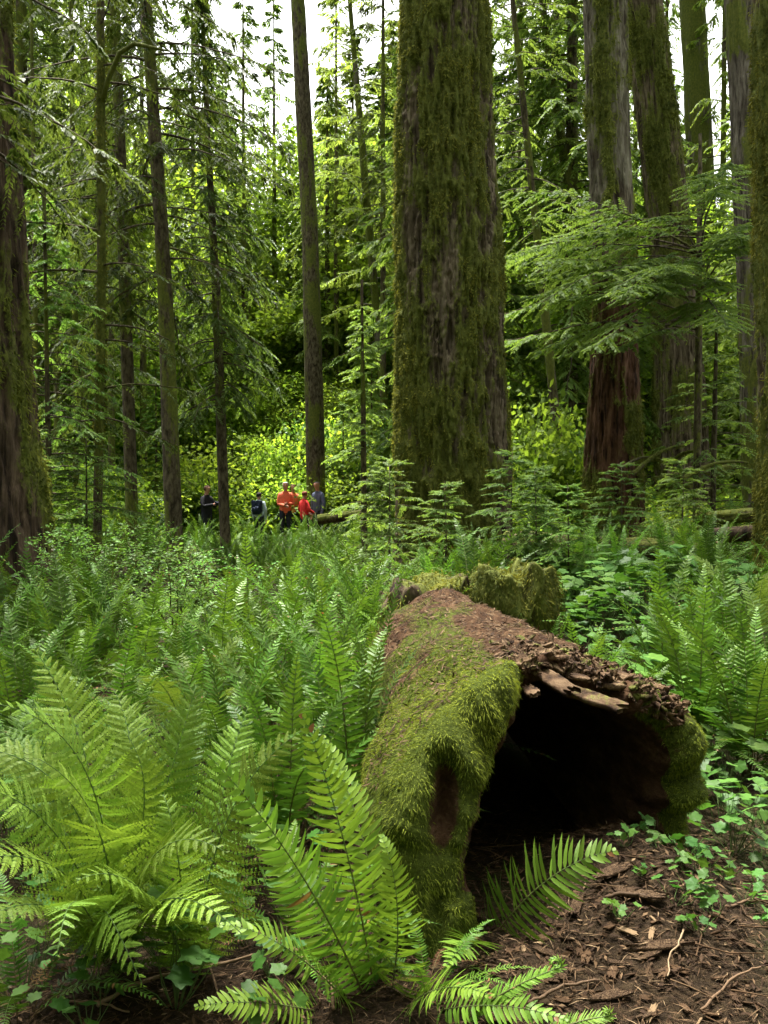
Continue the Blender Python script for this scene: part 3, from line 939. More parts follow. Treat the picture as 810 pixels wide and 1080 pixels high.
bush2 = thing('leafy_bush', 'x x x x', 'shrub')
obj('stems', bush.children[0].data, bush2)
obj('leaves', leafy_geo(bl, 6500, .06, 19).mesh('leaves', M['herb']), bush2)
used = set()
taken = []
FAR_C = [  # px, distance, py of the top, kind: the trees whose tops close the bright gap
    (262, 44, 235, 0), (288, 50, 205, 2), (312, 40, 250, 2), (345, 38, 70, 0), (372, 42, 35, 1), (402, 39, 60, 2), (350, 52, 110, 0), (385, 56, 120, 1), (415, 50, 20, 0),
    (240, 40, 120, 0), (325, 60, 150, 1), (275, 60, 245, 0), (300, 62, 190, 2), (395, 40, 170, 2), (228, 52, 60, 1), (410, 64, 80, 1), (255, 66, 200, 2)]


def place(pr, x, y, rz, sc, label, group, dz=0.0, sz=None):
    o = pr if pr.name not in used else copy_tree(pr)
    used.add(pr.name)
    o.location = (x, y, float(ground_z(x, y)) + dz)
    o.rotation_euler = (0, 0, rz)
    o.scale = (sc, sc, sc if sz is None else sz)
    tag(o, label, None, group)
    return o


def sky_gap(x, y, h):
    """height a crown may reach so that the bright gaps between the treetops stay open"""
    px = CX + x / y * FPX
    lim = 999
    if 240 < px < 440: lim = at(px, 90 if px < 330 else 70, y)[2]
    if 195 < px <= 240: lim = at(px, 40, y)[2]
    return min(h, lim)




def free(x, y, r):
    for a, b, c in taken:
        if (x - a) ** 2 + (y - b) ** 2 < (r + c) ** 2: return False
    taken.append((x, y, r))
    return True


for px, d, sc in ((22, 26, .8), (62, 25, .9), (90, 30, 1), (118, 27, .8), (152, 33, 1), (205, 36, 1), (258, 39, 1), (290, 42, 1.1), (355, 37, .9), (404, 33, .9), (548, 29, .9), (560, 36, 1), (606, 31, .8), (668, 34, 1), (700, 31, .9), (760, 29, .9)):
    x = (px - CX) / FPX * d
    taken.append((x, d, .8))
    place(protos[4], x, d, rng.uniform(0, 6.28), sc, 'bare thin pole of a distant conifer, its crown high up, behind the nearer trunks', 'distant bare poles', 0, 1.0)
H0 = {0: 17, 1: 21, 2: 14, 3: 7}
for px, d, py, kd in FAR_C:
    p = at(px, py, d)
    gz_ = float(ground_z(p[0], d))
    sc = (p[2] - gz_) / H0[kd]
    taken.append((p[0], d, 1.2))
    place(protos[kd], p[0], d, rng.uniform(0, 6.28), max(sc, .9) if sc > .6 else 1.0, 'pale conifer whose top closes the bright gap beyond the people', 'conifers under the bright gap', 0, sc)
zone = lambda x: 'left' if x < -.12 else ('centre' if x < .10 else 'right')
count = 0
for (y0, y1, n, rr_) in ((22, 28, 15, 1.4), (28, 38, 30, 1.4), (38, 54, 32, 1.6), (54, 85, 42, 1.8)):
    tries = 0; k = 0
    while k < n and tries < 4000:
        tries += 1
        y = rng.uniform(y0, y1); x = rng.uniform(-.44, .44) * y
        px = CX + x / y * FPX
        if y < 34 and 130 < px < 470: continue      # the clearing where the people stand
        if not free(x, y, rr_): continue
        i_ = int(rng.choice([0, 1, 2, 3], p=[.36, .22, .27, .15]))
        sc = rng.uniform(.85, 1.25)
        lim = sky_gap(x, y, 99)
        if 195 < px < 440 and y < 45 and rng.random() < .5: continue
        if 230 < px < 425 and y > 30: continue
        if px > 545 and y > 27 and rng.random() < .4: continue
        sc = min(sc, max(.25, (lim - float(ground_z(x, y))) / H0[i_]))
        far_ = 'farther' if y > 40 else 'nearer'
        z_ = zone(x / y)
        place(protos[i_], x, y, rng.uniform(0, 6.28), sc,
              {'left': 'conifer in the dim wood on the left, beyond the slim trunks', 'centre': 'conifer in the bright wood beyond the people and the thickest trunk',
               'right': 'conifer in the wood on the right, beyond the big trunks'}[z_] + (', deep inside' if y > 40 else ''), f'conifers of the {z_} wood, {far_} rows')
        k += 1
for (y0, y1, n) in ((25, 36, 34), (36, 60, 60)):
    k = tries = 0
    while k < n and tries < 3000:
        tries += 1
        y = rng.uniform(y0, y1); x = rng.uniform(-.42, .42) * y
        if not free(x, y, .9): continue
        px = CX + x / y * FPX
        if y < 42 and 90 < px < 490: continue
        place(maples[k % 2], x, y, rng.uniform(0, 6.28), min(rng.uniform(.75, 1.6), (sky_gap(x, y, 99) - .2) / 8), 'sunlit yellow green maple deep in the wood behind the trunks', 'sunlit maples in the wood')
        k += 1
for q, (px, d, py) in enumerate([(352, 44, 130), (404, 39, 190), (372, 44, 110), (335, 48, 240), (255, 42, 300), (296, 47, 300), (225, 40, 270), (412, 46, 130), (60, 34, 150), (95, 38, 110), (120, 44, 90), (262, 41, 350), (376, 40, 320), (195, 38, 330),
                                 (575, 36, 330), (560, 42, 260), (605, 40, 300), (760, 40, 260), (672, 44, 240),
                                 (250, 37, 385), (288, 36.5, 400), (320, 37.5, 380), (352, 36.5, 395), (392, 37.5, 380), (545, 30, 400), (578, 32, 380), (600, 35, 370)]):
    p = at(px, py, d)
    s_ = (p[2] - float(ground_z(p[0], d))) / 8
    place(maples[q % 2], p[0], d, rng.uniform(0, 6.28), max(.75, min(1.5, s_ * (1 if q % 2 == 0 else 1.3))), 'sunlit yellow green maple deep in the wood behind the trunks', 'sunlit maples in the wood', 0, s_ * (1 if q % 2 == 0 else 1.3))
for k in range(60):
    px, y = (rng.uniform(265, 405), rng.uniform(31.5, 33.5)) if k > 43 else (rng.uniform(150, 450), rng.uniform(30.5, 35)) if k < 26 else (rng.uniform(535, 625), rng.uniform(20, 27)) if k < 36 else (rng.uniform(10, 105), rng.uniform(24, 30))
    x = (px - CX) / FPX * y
    sc = rng.uniform(1.1, 2.0) if k < 44 else rng.uniform(1.5, 2.2)
    place(bush if k % 5 < 2 else bush2, x, y, rng.uniform(0, 6.28), sc * rng.uniform(.7, 1.1), 'low leafy bush in the undergrowth of the wood', 'low bushes in the wood', 0, sc * rng.uniform(.7, 1.6))
for px, y, sc in ((165, 30.6, .75), (245, 31.8, .5), (362, 30.2, .6), (392, 31.5, .8), (420, 30.5, .6), (545, 24, .6), (605, 26, .7)):
    x = (px - CX) / FPX * y
    place(protos[3], x, y, rng.uniform(0, 6.28), sc, 'young conifer standing in the bright bushes of the trail clearing', 'young conifers in the bushes')
k = tries = 0
while k < 60 and tries < 3000:
    tries += 1
    y = rng.uniform(19, 40); x = rng.uniform(-.42, .42) * y
    px = CX + x / y * FPX
    if 85 < px < 460 and y < 31.5: continue
    if not free(x, y, .5): continue
    place(bush, x, y, rng.uniform(0, 6.28), rng.uniform(.7, 1.4), 'low leafy bush in the undergrowth of the wood', 'low bushes in the wood')
    k += 1

# the wood goes on at both sides and behind the photographer
k = tries = 0
while k < 46 and tries < 3000:
    tries += 1
    r = rng.uniform(6, 26); a = rng.uniform(R(140), R(400))
    x, y = r * math.cos(a), r * math.sin(a)
    if y > 0 and abs(x) < .47 * y + 3.2: continue
    if not free(x, y, 1.3): continue
    place(protos[int(rng.choice([0, 1, 2, 3], p=[.3, .3, .25, .15]))], x, y, rng.uniform(0, 6.28), rng.uniform(.8, 1.2), 'conifer of the wood around the clearing, outside the picture', 'conifers around the clearing')
    k += 1

# ------------------------------------------------------------------ ferns
def frond_sword(pts, up, wid, n=40, seed=0, start=.12, blade=.021, curl=0.0, thin=.0032, fwd=.28):
    """a once-divided frond along a curve: stalk and two rows of blades; wid = longest blade"""
    rg = np.random.default_rng(seed)
    pts = np.asarray(pts, float)
    seg = np.linalg.norm(np.diff(pts, axis=0), axis=1)
    s = np.concatenate([[0], np.cumsum(seg)]); L = s[-1]
    st, lf = Geo(), Geo()
    tube(st, pts, np.interp(s / L, [0, 1], [thin, thin * .25]), 5, np.interp(np.repeat(s / L, 5), [0, .25, 1], [1, .6, .1]).tolist() + [1, 0])
    tq = start + (1 - start) * (np.arange(n) + .5) / n
    tq = np.repeat(tq, 2) + rg.uniform(-.1, .1, 2 * n) / n
    tq = np.clip(tq, 0, .998)
    sg = np.tile([1, -1], n)
    p = np.stack([np.interp(tq * L, s, pts[:, k]) for k in range(3)], -1)
    gr = nrm(np.gradient(pts, s, axis=0))
    T = nrm(np.stack([np.interp(tq * L, s, gr[:, k]) for k in range(3)], -1))
    side = nrm(np.cross(T, up)); N = np.cross(side, T)
    prof = np.interp(tq, [start, start + .07, .35, .6, .85, 1], [.62, .92, 1, .84, .42, .08])
    l = wid * prof * rg.uniform(.84, 1.1, 2 * n) * np.where(rg.random(2 * n) < .025, .35, 1)
    w = np.minimum(blade * (.6 + .4 * prof), .80 * (1 - start) * L / n)
    a = fwd + .35 * sstep(.4, 1, tq)
    lift = rg.normal(.12, .17, 2 * n)
    d = nrm(side * sg[:, None] * np.cos(a)[:, None] + T * np.sin(a)[:, None] + N * lift[:, None])
    # blades lean a little out of the frond's plane (their own twist)
    bn = nrm(N + T * rg.normal(-.25, .18, (2 * n, 1)) + side * sg[:, None] * -.1)
    ws = nrm(np.cross(d, bn)); bn = np.cross(ws, d) * -1
    bn = np.where(np.sum(bn * N, -1, keepdims=True) < 0, -bn, bn)
    S4 = [(0, .42), (.16, .98), (.5, .92), (.8, .55), (1, 0)]
    dr = rg.uniform(.05, .22, 2 * n)
    V = []
    for q, (u, hw) in enumerate(S4):
        c = p + d * (l * u)[:, None] - bn * (dr * l * u * u)[:, None] + T * (l * .10 * u * u)[:, None]
        if hw > 0:
            fold = .18 * hw
            V += [c + ws * (w * hw / 2)[:, None] + bn * (w * fold * .5)[:, None], c - bn * (w * 0)[:, None], c - ws * (w * hw / 2)[:, None] + bn * (w * fold * .5)[:, None]]
        else:
            V += [c]
    V = np.stack(V, 1); m = V.shape[1]
    k = np.arange(2 * n)[:, None] * m
    Q = []
    for q in range(3):
        b = q * 3
        Q += [k + np.array([[b, b + 1, b + 4, b + 3]]), k + np.array([[b + 1, b + 2, b + 5, b + 4]])]
    Tt = [k + np.array([[9, 10, 12]]), k + np.array([[10, 11, 12]])]
    tint = np.clip(.35 + .45 * tq + rg.normal(0, .16, 2 * n), 0, 1)
    tint = np.where(rg.random(2 * n) < .005 + .06 * (tq > .93), 2, tint)
    lf.add(V.reshape(-1, 3), np.concatenate(Q), np.concatenate(Tt), np.repeat(tint, m))
    return st, lf


def frond_lady(pts, up, wid, n=24, seed=0, start=.16, nk=15, thin=.003, pin=.0):
    """a twice-divided soft frond"""
    rg = np.random.default_rng(seed)
    pts = np.asarray(pts, float)
    seg = np.linalg.norm(np.diff(pts, axis=0), axis=1)
    s = np.concatenate([[0], np.cumsum(seg)]); L = s[-1]
    st, lf = Geo(), Geo()
    tube(st, pts, np.interp(s / L, [0, 1], [thin, thin * .25]), 5, np.interp(np.repeat(s / L, 5), [0, .25, 1], [.7, .2, 0]).tolist() + [.7, 0])
    tq = start + (1 - start) * ((np.arange(n) + .5) / n) ** .92
    tq = np.clip(np.repeat(tq, 2) + np.tile([0, .3], n) / n * .8, 0, .995)
    sg = np.tile([1, -1], n)
    p = np.stack([np.interp(tq * L, s, pts[:, k]) for k in range(3)], -1)
    gr = nrm(np.gradient(pts, s, axis=0))
    T = nrm(np.stack([np.interp(tq * L, s, gr[:, k]) for k in range(3)], -1))
    side = nrm(np.cross(T, up)); N = np.cross(side, T)
    prof = np.interp(tq, [start, start + .12, .38, .6, .8, 1], [.45, .82, 1, .74, .42, .05])
    l = wid * prof * rg.uniform(.92, 1.06, 2 * n)
    a = .18 + .45 * sstep(.3, 1, tq)
    d = nrm(side * sg[:, None] * np.cos(a)[:, None] + T * np.sin(a)[:, None] + N * rg.normal(.05, .10, (2 * n, 1)))
    bn = nrm(N + T * rg.normal(-.15, .15, (2 * n, 1)))
    ws = nrm(np.cross(d, bn))
    bn = np.cross(ws, d); bn = np.where(np.sum(bn * N, -1, keepdims=True) < 0, -bn, bn)
    gap = (1 - start) * L / n
    u = (np.arange(nk) + .35) / nk
    for q in (1, -1):
        c = p[:, None] + d[:, None] * (l[:, None] * u)[..., None] - bn[:, None] * (l[:, None] * .16 * u ** 2)[..., None] + T[:, None] * (l[:, None] * .08 * u ** 2)[..., None]
        pl = np.minimum(gap * .60, l[:, None] * .26) * np.interp(u, [0, .15, .5, .85, 1], [.8, 1, .8, .38, .12])[None] * rg.uniform(.9, 1.1, (2 * n, nk))
        pd = nrm(ws[:, None] * q * .86 + d[:, None] * .52 - bn[:, None] * rg.uniform(.0, .25, (2 * n, nk, 1)))
        pw = np.minimum(l[:, None] / nk * 1.25, pl * .75)
        blades(lf, c.reshape(-1, 3), pd.reshape(-1, 3), (bn[:, None] + rg.normal(0, .12, c.shape)).reshape(-1, 3), pl.ravel(), pw.ravel(),
               np.clip(np.repeat((.4 + .35 * tq)[:, None], nk, 1) + .15 * u + rg.normal(0, .1, pl.shape), 0, 1).ravel(), .38, .08)
    # the tip tapers in single teeth; each side stem is a thin ridge
    for k in range(0, 2 * n):
        if l[k] > .03:
            e = p[k] + d[k] * l[k] * .9 - bn[k] * l[k] * .12
            w_ = ws[k] * .0011
            lf.add([p[k] - w_, p[k] + w_, e + w_ * .4, e - w_ * .4], [[0, 1, 2, 3]], None, .9)
    return st, lf


def bez(p0, p1, p2, n=18, p3=None):
    t = np.linspace(0, 1, n)[:, None]
    p0, p1, p2 = map(np.asarray, (p0, p1, p2))
    if p3 is None: return (1 - t) ** 2 * p0 + 2 * t * (1 - t) * p1 + t * t * p2
    return (1 - t) ** 3 * p0 + 3 * t * (1 - t) ** 2 * p1 + 3 * t * t * (1 - t) * p2 + t ** 3 * np.asarray(p3)


def arch(phi0, phi1, n=18, power=1.4, sway=0.0):
    """a unit frond curve from the origin outward along +X, leaning from upright by phi0 to phi1"""
    t = np.linspace(0, 1, n)
    ph = phi0 + (phi1 - phi0) * t ** power
    d = np.stack([np.sin(ph), sway * t, np.cos(ph)], -1) / (n - 1)
    return np.concatenate([[[0, 0, 0]], np.cumsum(d, 0)[:-1]])


def two(st, lf, name, leafm):
    """stalk and blades of one frond in one mesh of two materials"""
    g = Geo()
    for q in (st, lf):
        V, Q, T, a = q.arrays(); g.add(V, Q, T, a)
    nq = [len(q.arrays()[1]) for q in (st, lf)]; ntv = [len(q.arrays()[2]) for q in (st, lf)]
    return g.mesh(name, [M['stipe'], leafm], False, [0] * nq[0] + [1] * nq[1] + [0] * ntv[0] + [1] * ntv[1])


UPV = np.array([-.75, 0, .66])
sword_arrays, sword_meshes = [], []
for k, (a0, a1, pw, sw) in enumerate([(.12, .95, 1.6, .06), (.30, 1.35, 1.5, -.1), (.45, 1.75, 1.4, .1), (.62, 1.95, 1.2, -.05), (.2, 1.15, 2.2, .12), (.85, 1.9, 1.1, .15), (.05, .55, 2, -.1)]):
    st, lf = frond_sword(arch(a0, a1, 18, pw, sw), UPV, .088, 34, 100 + k, .14, .0165, thin=.004)
    sword_arrays.append((st, lf))
    sword_meshes.append(two(st, lf, 'frond', M['sword']))
lady_arrays, lady_meshes = [], []
for k, (a0, a1, pw, sw) in enumerate([(.15, 1.1, 1.5, .1), (.35, 1.5, 1.4, -.1), (.55, 1.75, 1.2, .08), (.8, 1.8, 1.1, -.1)]):
    st, lf = frond_lady(arch(a0, a1, 18, pw, sw), UPV, .185, 24, 200 + k, .2, 14, thin=.0045)
    lady_arrays.append((st, lf))
    lady_meshes.append(two(st, lf, 'frond', M['lady']))


def fern_parts(nf, seed, hgt=1.0, meshes=None, ids=None):
    """a list of (frond index, azimuth, tilt, scale) for one crown of fronds"""
    rg = np.random.default_rng(seed)
    out = []
    for k in range(nf):
        az = k * 2.39996 + rg.uniform(-.35, .35)
        inner = k / nf
        i_ = ids[int(min(len(ids) - 1, (1 - inner) * len(ids) * rg.uniform(.8, 1.15)))]
        out.append((i_, az, rg.uniform(-.1, .1), hgt * rg.uniform(.75, 1.1)))
    return out


dead_meshes = []
for k, (a0, a1, pw, sw) in enumerate([(.9, 2.5, .9, .15), (1.15, 2.2, .8, -.2)]):
    st, lf = frond_sword(arch(a0, a1, 18, pw, sw), UPV, .06, 30, 150 + k, .14, .012, thin=.004)
    dead_meshes.append(two(st, lf, 'dead_frond', M['dead']))


def fern_with_fronds(name, label, cat, meshes, parts, loc, group=None):
    root = thing(name, label, cat, loc, group)
    for (i_, az, tl, sc) in parts:
        f = obj('frond', meshes[i_], root, (.03 * math.cos(az), .03 * math.sin(az), 0))
        f.rotation_euler = (0, tl, az); f.scale = (sc, sc, sc)
    for q in range(3):
        f = obj('dead_frond', dead_meshes[q % 2], root, (0, 0, .05))
        f.rotation_euler = (0, 0, parts[q * 4][1] + .5); sc = parts[q * 4][3] * .75; f.scale = (sc, sc, sc)
        f['label'] = 'brown dead frond hanging under the green ones'
    return root


def rz(a):
    c, s = math.cos(a), math.sin(a)
    return np.array([[c, -s, 0], [s, c, 0], [0, 0, 1]])


def fern_mesh(arrays, parts, leafm, name):
    g = [Geo(), Geo()]
    for (i_, az, tl, sc) in parts:
        c, s = math.cos(tl), math.sin(tl)
        Mx = rz(az) @ np.array([[c, 0, s], [0, 1, 0], [-s, 0, c]]) * sc
        for k in (0, 1):
            V, Q, T, a = arrays[i_][k].arrays()
            g[k].add(V @ Mx.T + np.array([.03 * math.cos(az), .03 * math.sin(az), 0]), Q, T, a)
    return two(g[0], g[1], name, leafm)


IDS = [6, 0, 4, 1, 2, 3, 5]
far_sword = [fern_mesh(sword_arrays, fern_parts(11, 300 + k, 1, None, IDS), M['sword'], 'sword_fern') for k in range(5)]
far_lady = [fern_mesh(lady_arrays, fern_parts(9, 330 + k, .85, None, [0, 1, 2, 3]), M['lady'], 'lady_fern') for k in range(3)]

# -- foreground: every frond follows its own curve
def hero(root, kind, spec, seed, mat=None):
    base = np.array(root.location)
    k = 0
    for s_ in spec:
        pts3, wid = s_[0], s_[1]
        opt = s_[2] if len(s_) > 2 else {}
        P_ = [at(*q) for q in pts3]
        c = bez(P_[0], P_[1], P_[2], 22, P_[3] if len(P_) > 3 else None)
        up = np.asarray(opt.get('up', (0, -.55, .85)), float)
        if kind == 'sword':
            st, lf = frond_sword(c, up, wid * 1.08, opt.get('n', 40), seed + k, opt.get('start', .1), opt.get('blade', .021), fwd=opt.get('fwd', .28))
        else:
            st, lf = frond_lady(c, up, wid, opt.get('n', 26), seed + k, opt.get('start', .14), opt.get('nk', 15))
        for q in (st, lf):
            for v in q.V: v -= base
        obj('frond', two(st, lf, 'frond', mat or M[kind]), root)
        k += 1


b = at(398, 1085, 2.62)
t = thing('sword_fern', 'bright sword fern with long fronds leaning left at the mossy foot of the log', 'fern', b)
hero(t, 'sword', [
    ([(398, 1085, 2.62), (350, 960, 2.35), (285, 860, 2.15), (215, 792, 2.15)], .095, dict(up=(.1, -.8, .55), n=44)),
    ([(400, 1085, 2.62), (385, 960, 2.55), (352, 830, 2.4), (318, 752, 2.45)], .105, dict(up=(.15, -.9, .4), n=42)),
    ([(400, 1085, 2.62), (408, 960, 2.6), (385, 860, 2.7), (340, 775, 2.9)], .095, dict(up=(.5, -.8, .3))),
    ([(392, 1085, 2.62), (345, 1030, 2.3), (290, 975, 2.25), (232, 976, 2.3)], .085, dict(up=(.0, -.5, .85), n=44)),
    ([(396, 1085, 2.62), (350, 1000, 2.6), (300, 900, 2.7), (262, 852, 2.8)], .10, {}),
    ([(404, 1085, 2.62), (430, 990, 2.45), (420, 920, 2.4), (402, 880, 2.5)], .085, {}),
    ([(390, 1085, 2.62), (330, 1060, 2.4), (260, 1050, 2.3), (205, 1062, 2.3)], .085, {}),
    ([(410, 1085, 2.62), (440, 1040, 2.4), (480, 1030, 2.3), (520, 1052, 2.2)], .08, {}),
    ([(394, 1085, 2.62), (370, 1010, 2.75), (322, 950, 2.95), (300, 905, 3.1)], .10, {}),
    ([(408, 1085, 2.62), (455, 1060, 2.4), (530, 1048, 2.35), (600, 1078, 2.3)], .075, {}),
], 400, M['fresh'])
b = at(512, 1000, 2.92)
t = thing('sword_fern', 'single dark sword fern frond reaching out from under the mossy wall into the log mouth', 'fern', b)
hero(t, 'sword', [([(512, 1002, 2.92), (545, 950, 2.75), (590, 905, 2.72), (650, 897, 2.75)], .13, dict(n=34, blade=.021, start=.05, up=(-.2, -.75, .6))),
                  ([(506, 1002, 2.92), (500, 985, 2.7), (490, 990, 2.6), (470, 1020, 2.5)], .09, dict(n=26)),
                  ([(512, 1002, 2.92), (530, 1010, 2.75), (520, 1020, 2.6), (500, 1050, 2.5)], .09, dict(n=26))], 430)


def spiral(p, d0, n=26, r0=.02):
    """a curve ending in a coil, in the plane of d0 and up"""
    t = np.linspace(0, 1, n)
    ang = t * 2 * np.pi * 1.6
    r = r0 * (1 - .75 * t)
    x = r * np.sin(ang); z = r0 - r * np.cos(ang) - (r0 - r0 * (1 - .75 * t)) * .0
    return p + np.outer(x, d0) + np.outer(z * .9 - .0, [0, 0, 1.0])


b = at(470, 1098, 2.42)
t = thing('fern_shoot', 'young bright fern frond with a coiled tip, unrolling at the bottom edge', 'fern', b)
c = bez(at(470, 1098, 2.42), at(510, 1050, 2.38), at(586, 1022, 2.36), 20)
sp_ = spiral(c[-1], np.array([1.0, 0, -.1]), 30, .016)
c = np.concatenate([c, sp_[1:]]) - b
st, lf = frond_sword(c, np.array([0, -.5, .85]), .034, 60, 440, .18, .010, thin=.004, fwd=.6)
obj('frond', two(st, lf, 'frond', M['lady']), t)
b = at(560, 1104, 2.34)
t = thing('fern_shoot', 'second young fern frond, cut by the bottom edge right of the coiled one', 'fern', b)
c = np.concatenate([bez(at(560, 1104, 2.34), at(590, 1078, 2.34), at(640, 1072, 2.33), 18), spiral(at(640, 1072, 2.33), np.array([1.0, 0, -.2]), 20, .01)[1:]]) - b
st, lf = frond_sword(c, np.array([0, -.5, .85]), .034, 50, 441, .15, .010, thin=.004, fwd=.6)
obj('frond', two(st, lf, 'frond', M['lady']), t)

b = at(118, 1010, 2.75)
t = thing('lady_fern', 'large pale green lady fern with lacy arching fronds at the left edge', 'fern', b)
hero(t, 'lady', [
    ([(118, 1010, 2.75), (120, 850, 2.5), (95, 760, 2.4), (-5, 742, 2.3)], .20, dict(n=28, nk=17, up=(-.1, -.5, .8))),
    ([(112, 1010, 2.75), (90, 900, 2.5), (40, 820, 2.4), (-60, 830, 2.3)], .20, dict(up=(0, -.5, .85))),
    ([(110, 1010, 2.75), (100, 920, 2.5), (40, 880, 2.3), (-50, 915, 2.2)], .18, dict(up=(0, -.5, .85))),
    ([(118, 1010, 2.75), (100, 930, 2.35), (110, 950, 2.2), (152, 1042, 2.15)], .15, dict(up=(-.5, -.5, .6))),
    ([(115, 1010, 2.75), (115, 860, 2.9), (90, 760, 3.0), (36, 684, 3.1)], .21, dict(up=(.3, -.8, .4))),
    ([(122, 1010, 2.75), (165, 860, 2.7), (185, 800, 2.75), (207, 722, 2.85)], .22, dict(up=(0, -.9, .4), n=28, nk=17)),
    ([(122, 1010, 2.75), (150, 880, 2.6), (170, 820, 2.55), (130, 770, 2.6)], .19, {}),
    ([(105, 1010, 2.75), (80, 900, 2.8), (50, 800, 2.9), (0, 770, 3.0)], .2, {}),
    ([(120, 1010, 2.75), (140, 900, 2.4), (180, 860, 2.3), (240, 900, 2.25)], .17, {}),
    ([(118, 1010, 2.75), (125, 900, 2.4), (100, 830, 2.25), (40, 800, 2.2)], .19, {}),
    ([(110, 1015, 2.7), (80, 950, 2.4), (30, 930, 2.2), (-40, 985, 2.1)], .16, {}),
    ([(125, 1010, 2.72), (150, 930, 2.35), (200, 930, 2.15), (255, 985, 2.1)], .15, {}),
    ([(112, 1010, 2.72), (85, 930, 2.3), (70, 930, 2.1), (60, 1010, 2.0)], .14, {}),
    ([(118, 1005, 2.75), (105, 860, 2.6), (60, 790, 2.55), (-30, 790, 2.6)], .2, {}),
    ([(122, 1005, 2.75), (140, 860, 2.75), (150, 780, 2.85), (120, 728, 3.0)], .2, dict(up=(.1, -.85, .45))),
], 460)
for q, (px, d, h, lb) in enumerate([(15, 2.45, .5, 'low dark sword fern in the lower left corner'), (455, 2.5, .30, 'low dark sword fern at the bottom edge under the mossy wall'), (300, 2.75, .5, 'low sword fern in shade between the lacy fern and the bright one')]):
    x = (px - CX) / FPX * d
    fern_with_fronds('sword_fern', lb, 'fern', sword_meshes, [(a_, b_, c_, h * .9) for a_, b_, c_, d_ in fern_parts(9, 590 + q, h, None, [2, 3, 5])], (x, d, float(ground_z(x, d))))
b = at(205, 1040, 2.72)
t = thing('lady_fern', 'lady fern with spreading light green fronds between the left edge fern and the sword fern', 'fern', b)
hero(t, 'lady', [
    ([(205, 1040, 2.72), (215, 900, 2.5), (240, 820, 2.45), (322, 768, 2.5)], .19, dict(up=(0, -.6, .75))),
    ([(200, 1040, 2.72), (190, 930, 2.45), (190, 880, 2.4), (172, 838, 2.5)], .17, {}),
    ([(203, 1045, 2.72), (190, 980, 2.5), (180, 940, 2.5), (172, 905, 2.55)], .12, dict(up=(0, -.95, .2), n=18)),
    ([(205, 1040, 2.72), (225, 900, 2.8), (230, 820, 2.95), (262, 745, 3.1)], .19, dict(up=(0, -.8, .5))),
    ([(200, 1040, 2.72), (180, 950, 2.35), (130, 900, 2.2), (80, 930, 2.1)], .16, {}),
], 480)

# -- nearer ferns: each a crown of separate fronds
near_spec = [  # px, foot depth, height, label
    (372, 3.95, .92, 'upright sword fern pressed against the left side of the log'),
    (335, 4.5, .85, 'sword fern a step left of the log, fronds fanned upward'),
    (240, 4.0, .80, 'dense upright sword fern in the middle of the left fern bank'),
    (300, 3.55, .80, 'sword fern with brown midribs behind the bright leaning one'),
    (120, 4.3, .78, 'sword fern rising behind the lady fern at the left edge'),
    (20, 4.6, .80, 'sword fern at the left edge behind the lady fern'),
    (440, 6.15, .8, 'sword fern in front of the low moss capped stump'),
    (575, 5.95, .6, 'sword fern growing against the broken stump behind the log'),
    (398, 5.3, .95, 'sword fern arching over the far end of the log'),
    (60, 3.6, .62, 'low sword fern under the lacy fronds by the left edge'),
    (615, 4.95, .72, 'sword fern right behind the broken top of the log'),
    (662, 4.8, .70, 'sword fern right of and behind the log, beside the leafy patch'),
    (735, 4.7, .88, 'tall sword fern on the right bank above the leafy herbs'),
    (792, 4.5, .85, 'sword fern at the right edge above the leafy herbs'),
    (825, 5.4, 1.0, 'tall sword fern half outside the right edge'),
    (700, 5.8, .95, 'upright sword fern in the middle of the right bank'),
    (770, 6.2, 1.0, 'sword fern higher up the right bank'),
    (70, 5.4, 1.0, 'broad sword fern in the left bank, a step behind the edge ferns'),
    (150, 6.0, 1.0, 'large arching sword fern under the fine leaved shrubs on the left'),
    (232, 5.7, 1.0, 'large arching sword fern in the middle of the left bank, second row'),
    (292, 5.0, .95, 'large arching sword fern between the middle of the left bank and the log'),
    (342, 6.3, 1.0, 'large sword fern left of the far end of the log'),
    (28, 6.5, 1.0, 'large sword fern at the left edge below the dark edge trunk'),
    (112, 7.1, 1.05, 'large sword fern beneath the thin mossy pole trunk'),
    (262, 7.3, 1.0, 'large sword fern in the third row of the left bank, toward the people'),
    (388, 7.1, 1.0, 'large sword fern just behind the far end of the log'),
    (185, 5.2, .78, 'sword fern in the second row of the left bank'),
]
for k, (px, d, h, lb) in enumerate(near_spec):
    x = (px - CX) / FPX * d
    o = fern_with_fronds('sword_fern', lb, 'fern', sword_meshes, fern_parts(17, 500 + k, h, None, IDS), (x, d, float(ground_z(x, d)) + .02), None)
    o.rotation_euler = (0, 0, rng.uniform(0, 6.28))


def blocked(x, y, r=.25):
    f = np.clip((y - 3.0) / 2.6, 0, 1)
    cx_, _, rr_ = log_frame(y)
    if 2.6 < y < 5.9 and abs(x - cx_) < rr_ + r * .6 + .05: return True
    if (x - .98) ** 2 + (y - 6.3) ** 2 < .6 ** 2: return True       # stump
    for (a, b_, c_) in ((.97, 14, .85), (-4.4, 10.5, 1.0), (4.1, 18, .7), (4.2, 10, .5)):
        if (x - a) ** 2 + (y - b_) ** 2 < (c_ + .1) ** 2: return True
    if 26.6 < y < 30 and -6 < x < -1.2: return True               # where the people stand
    return False


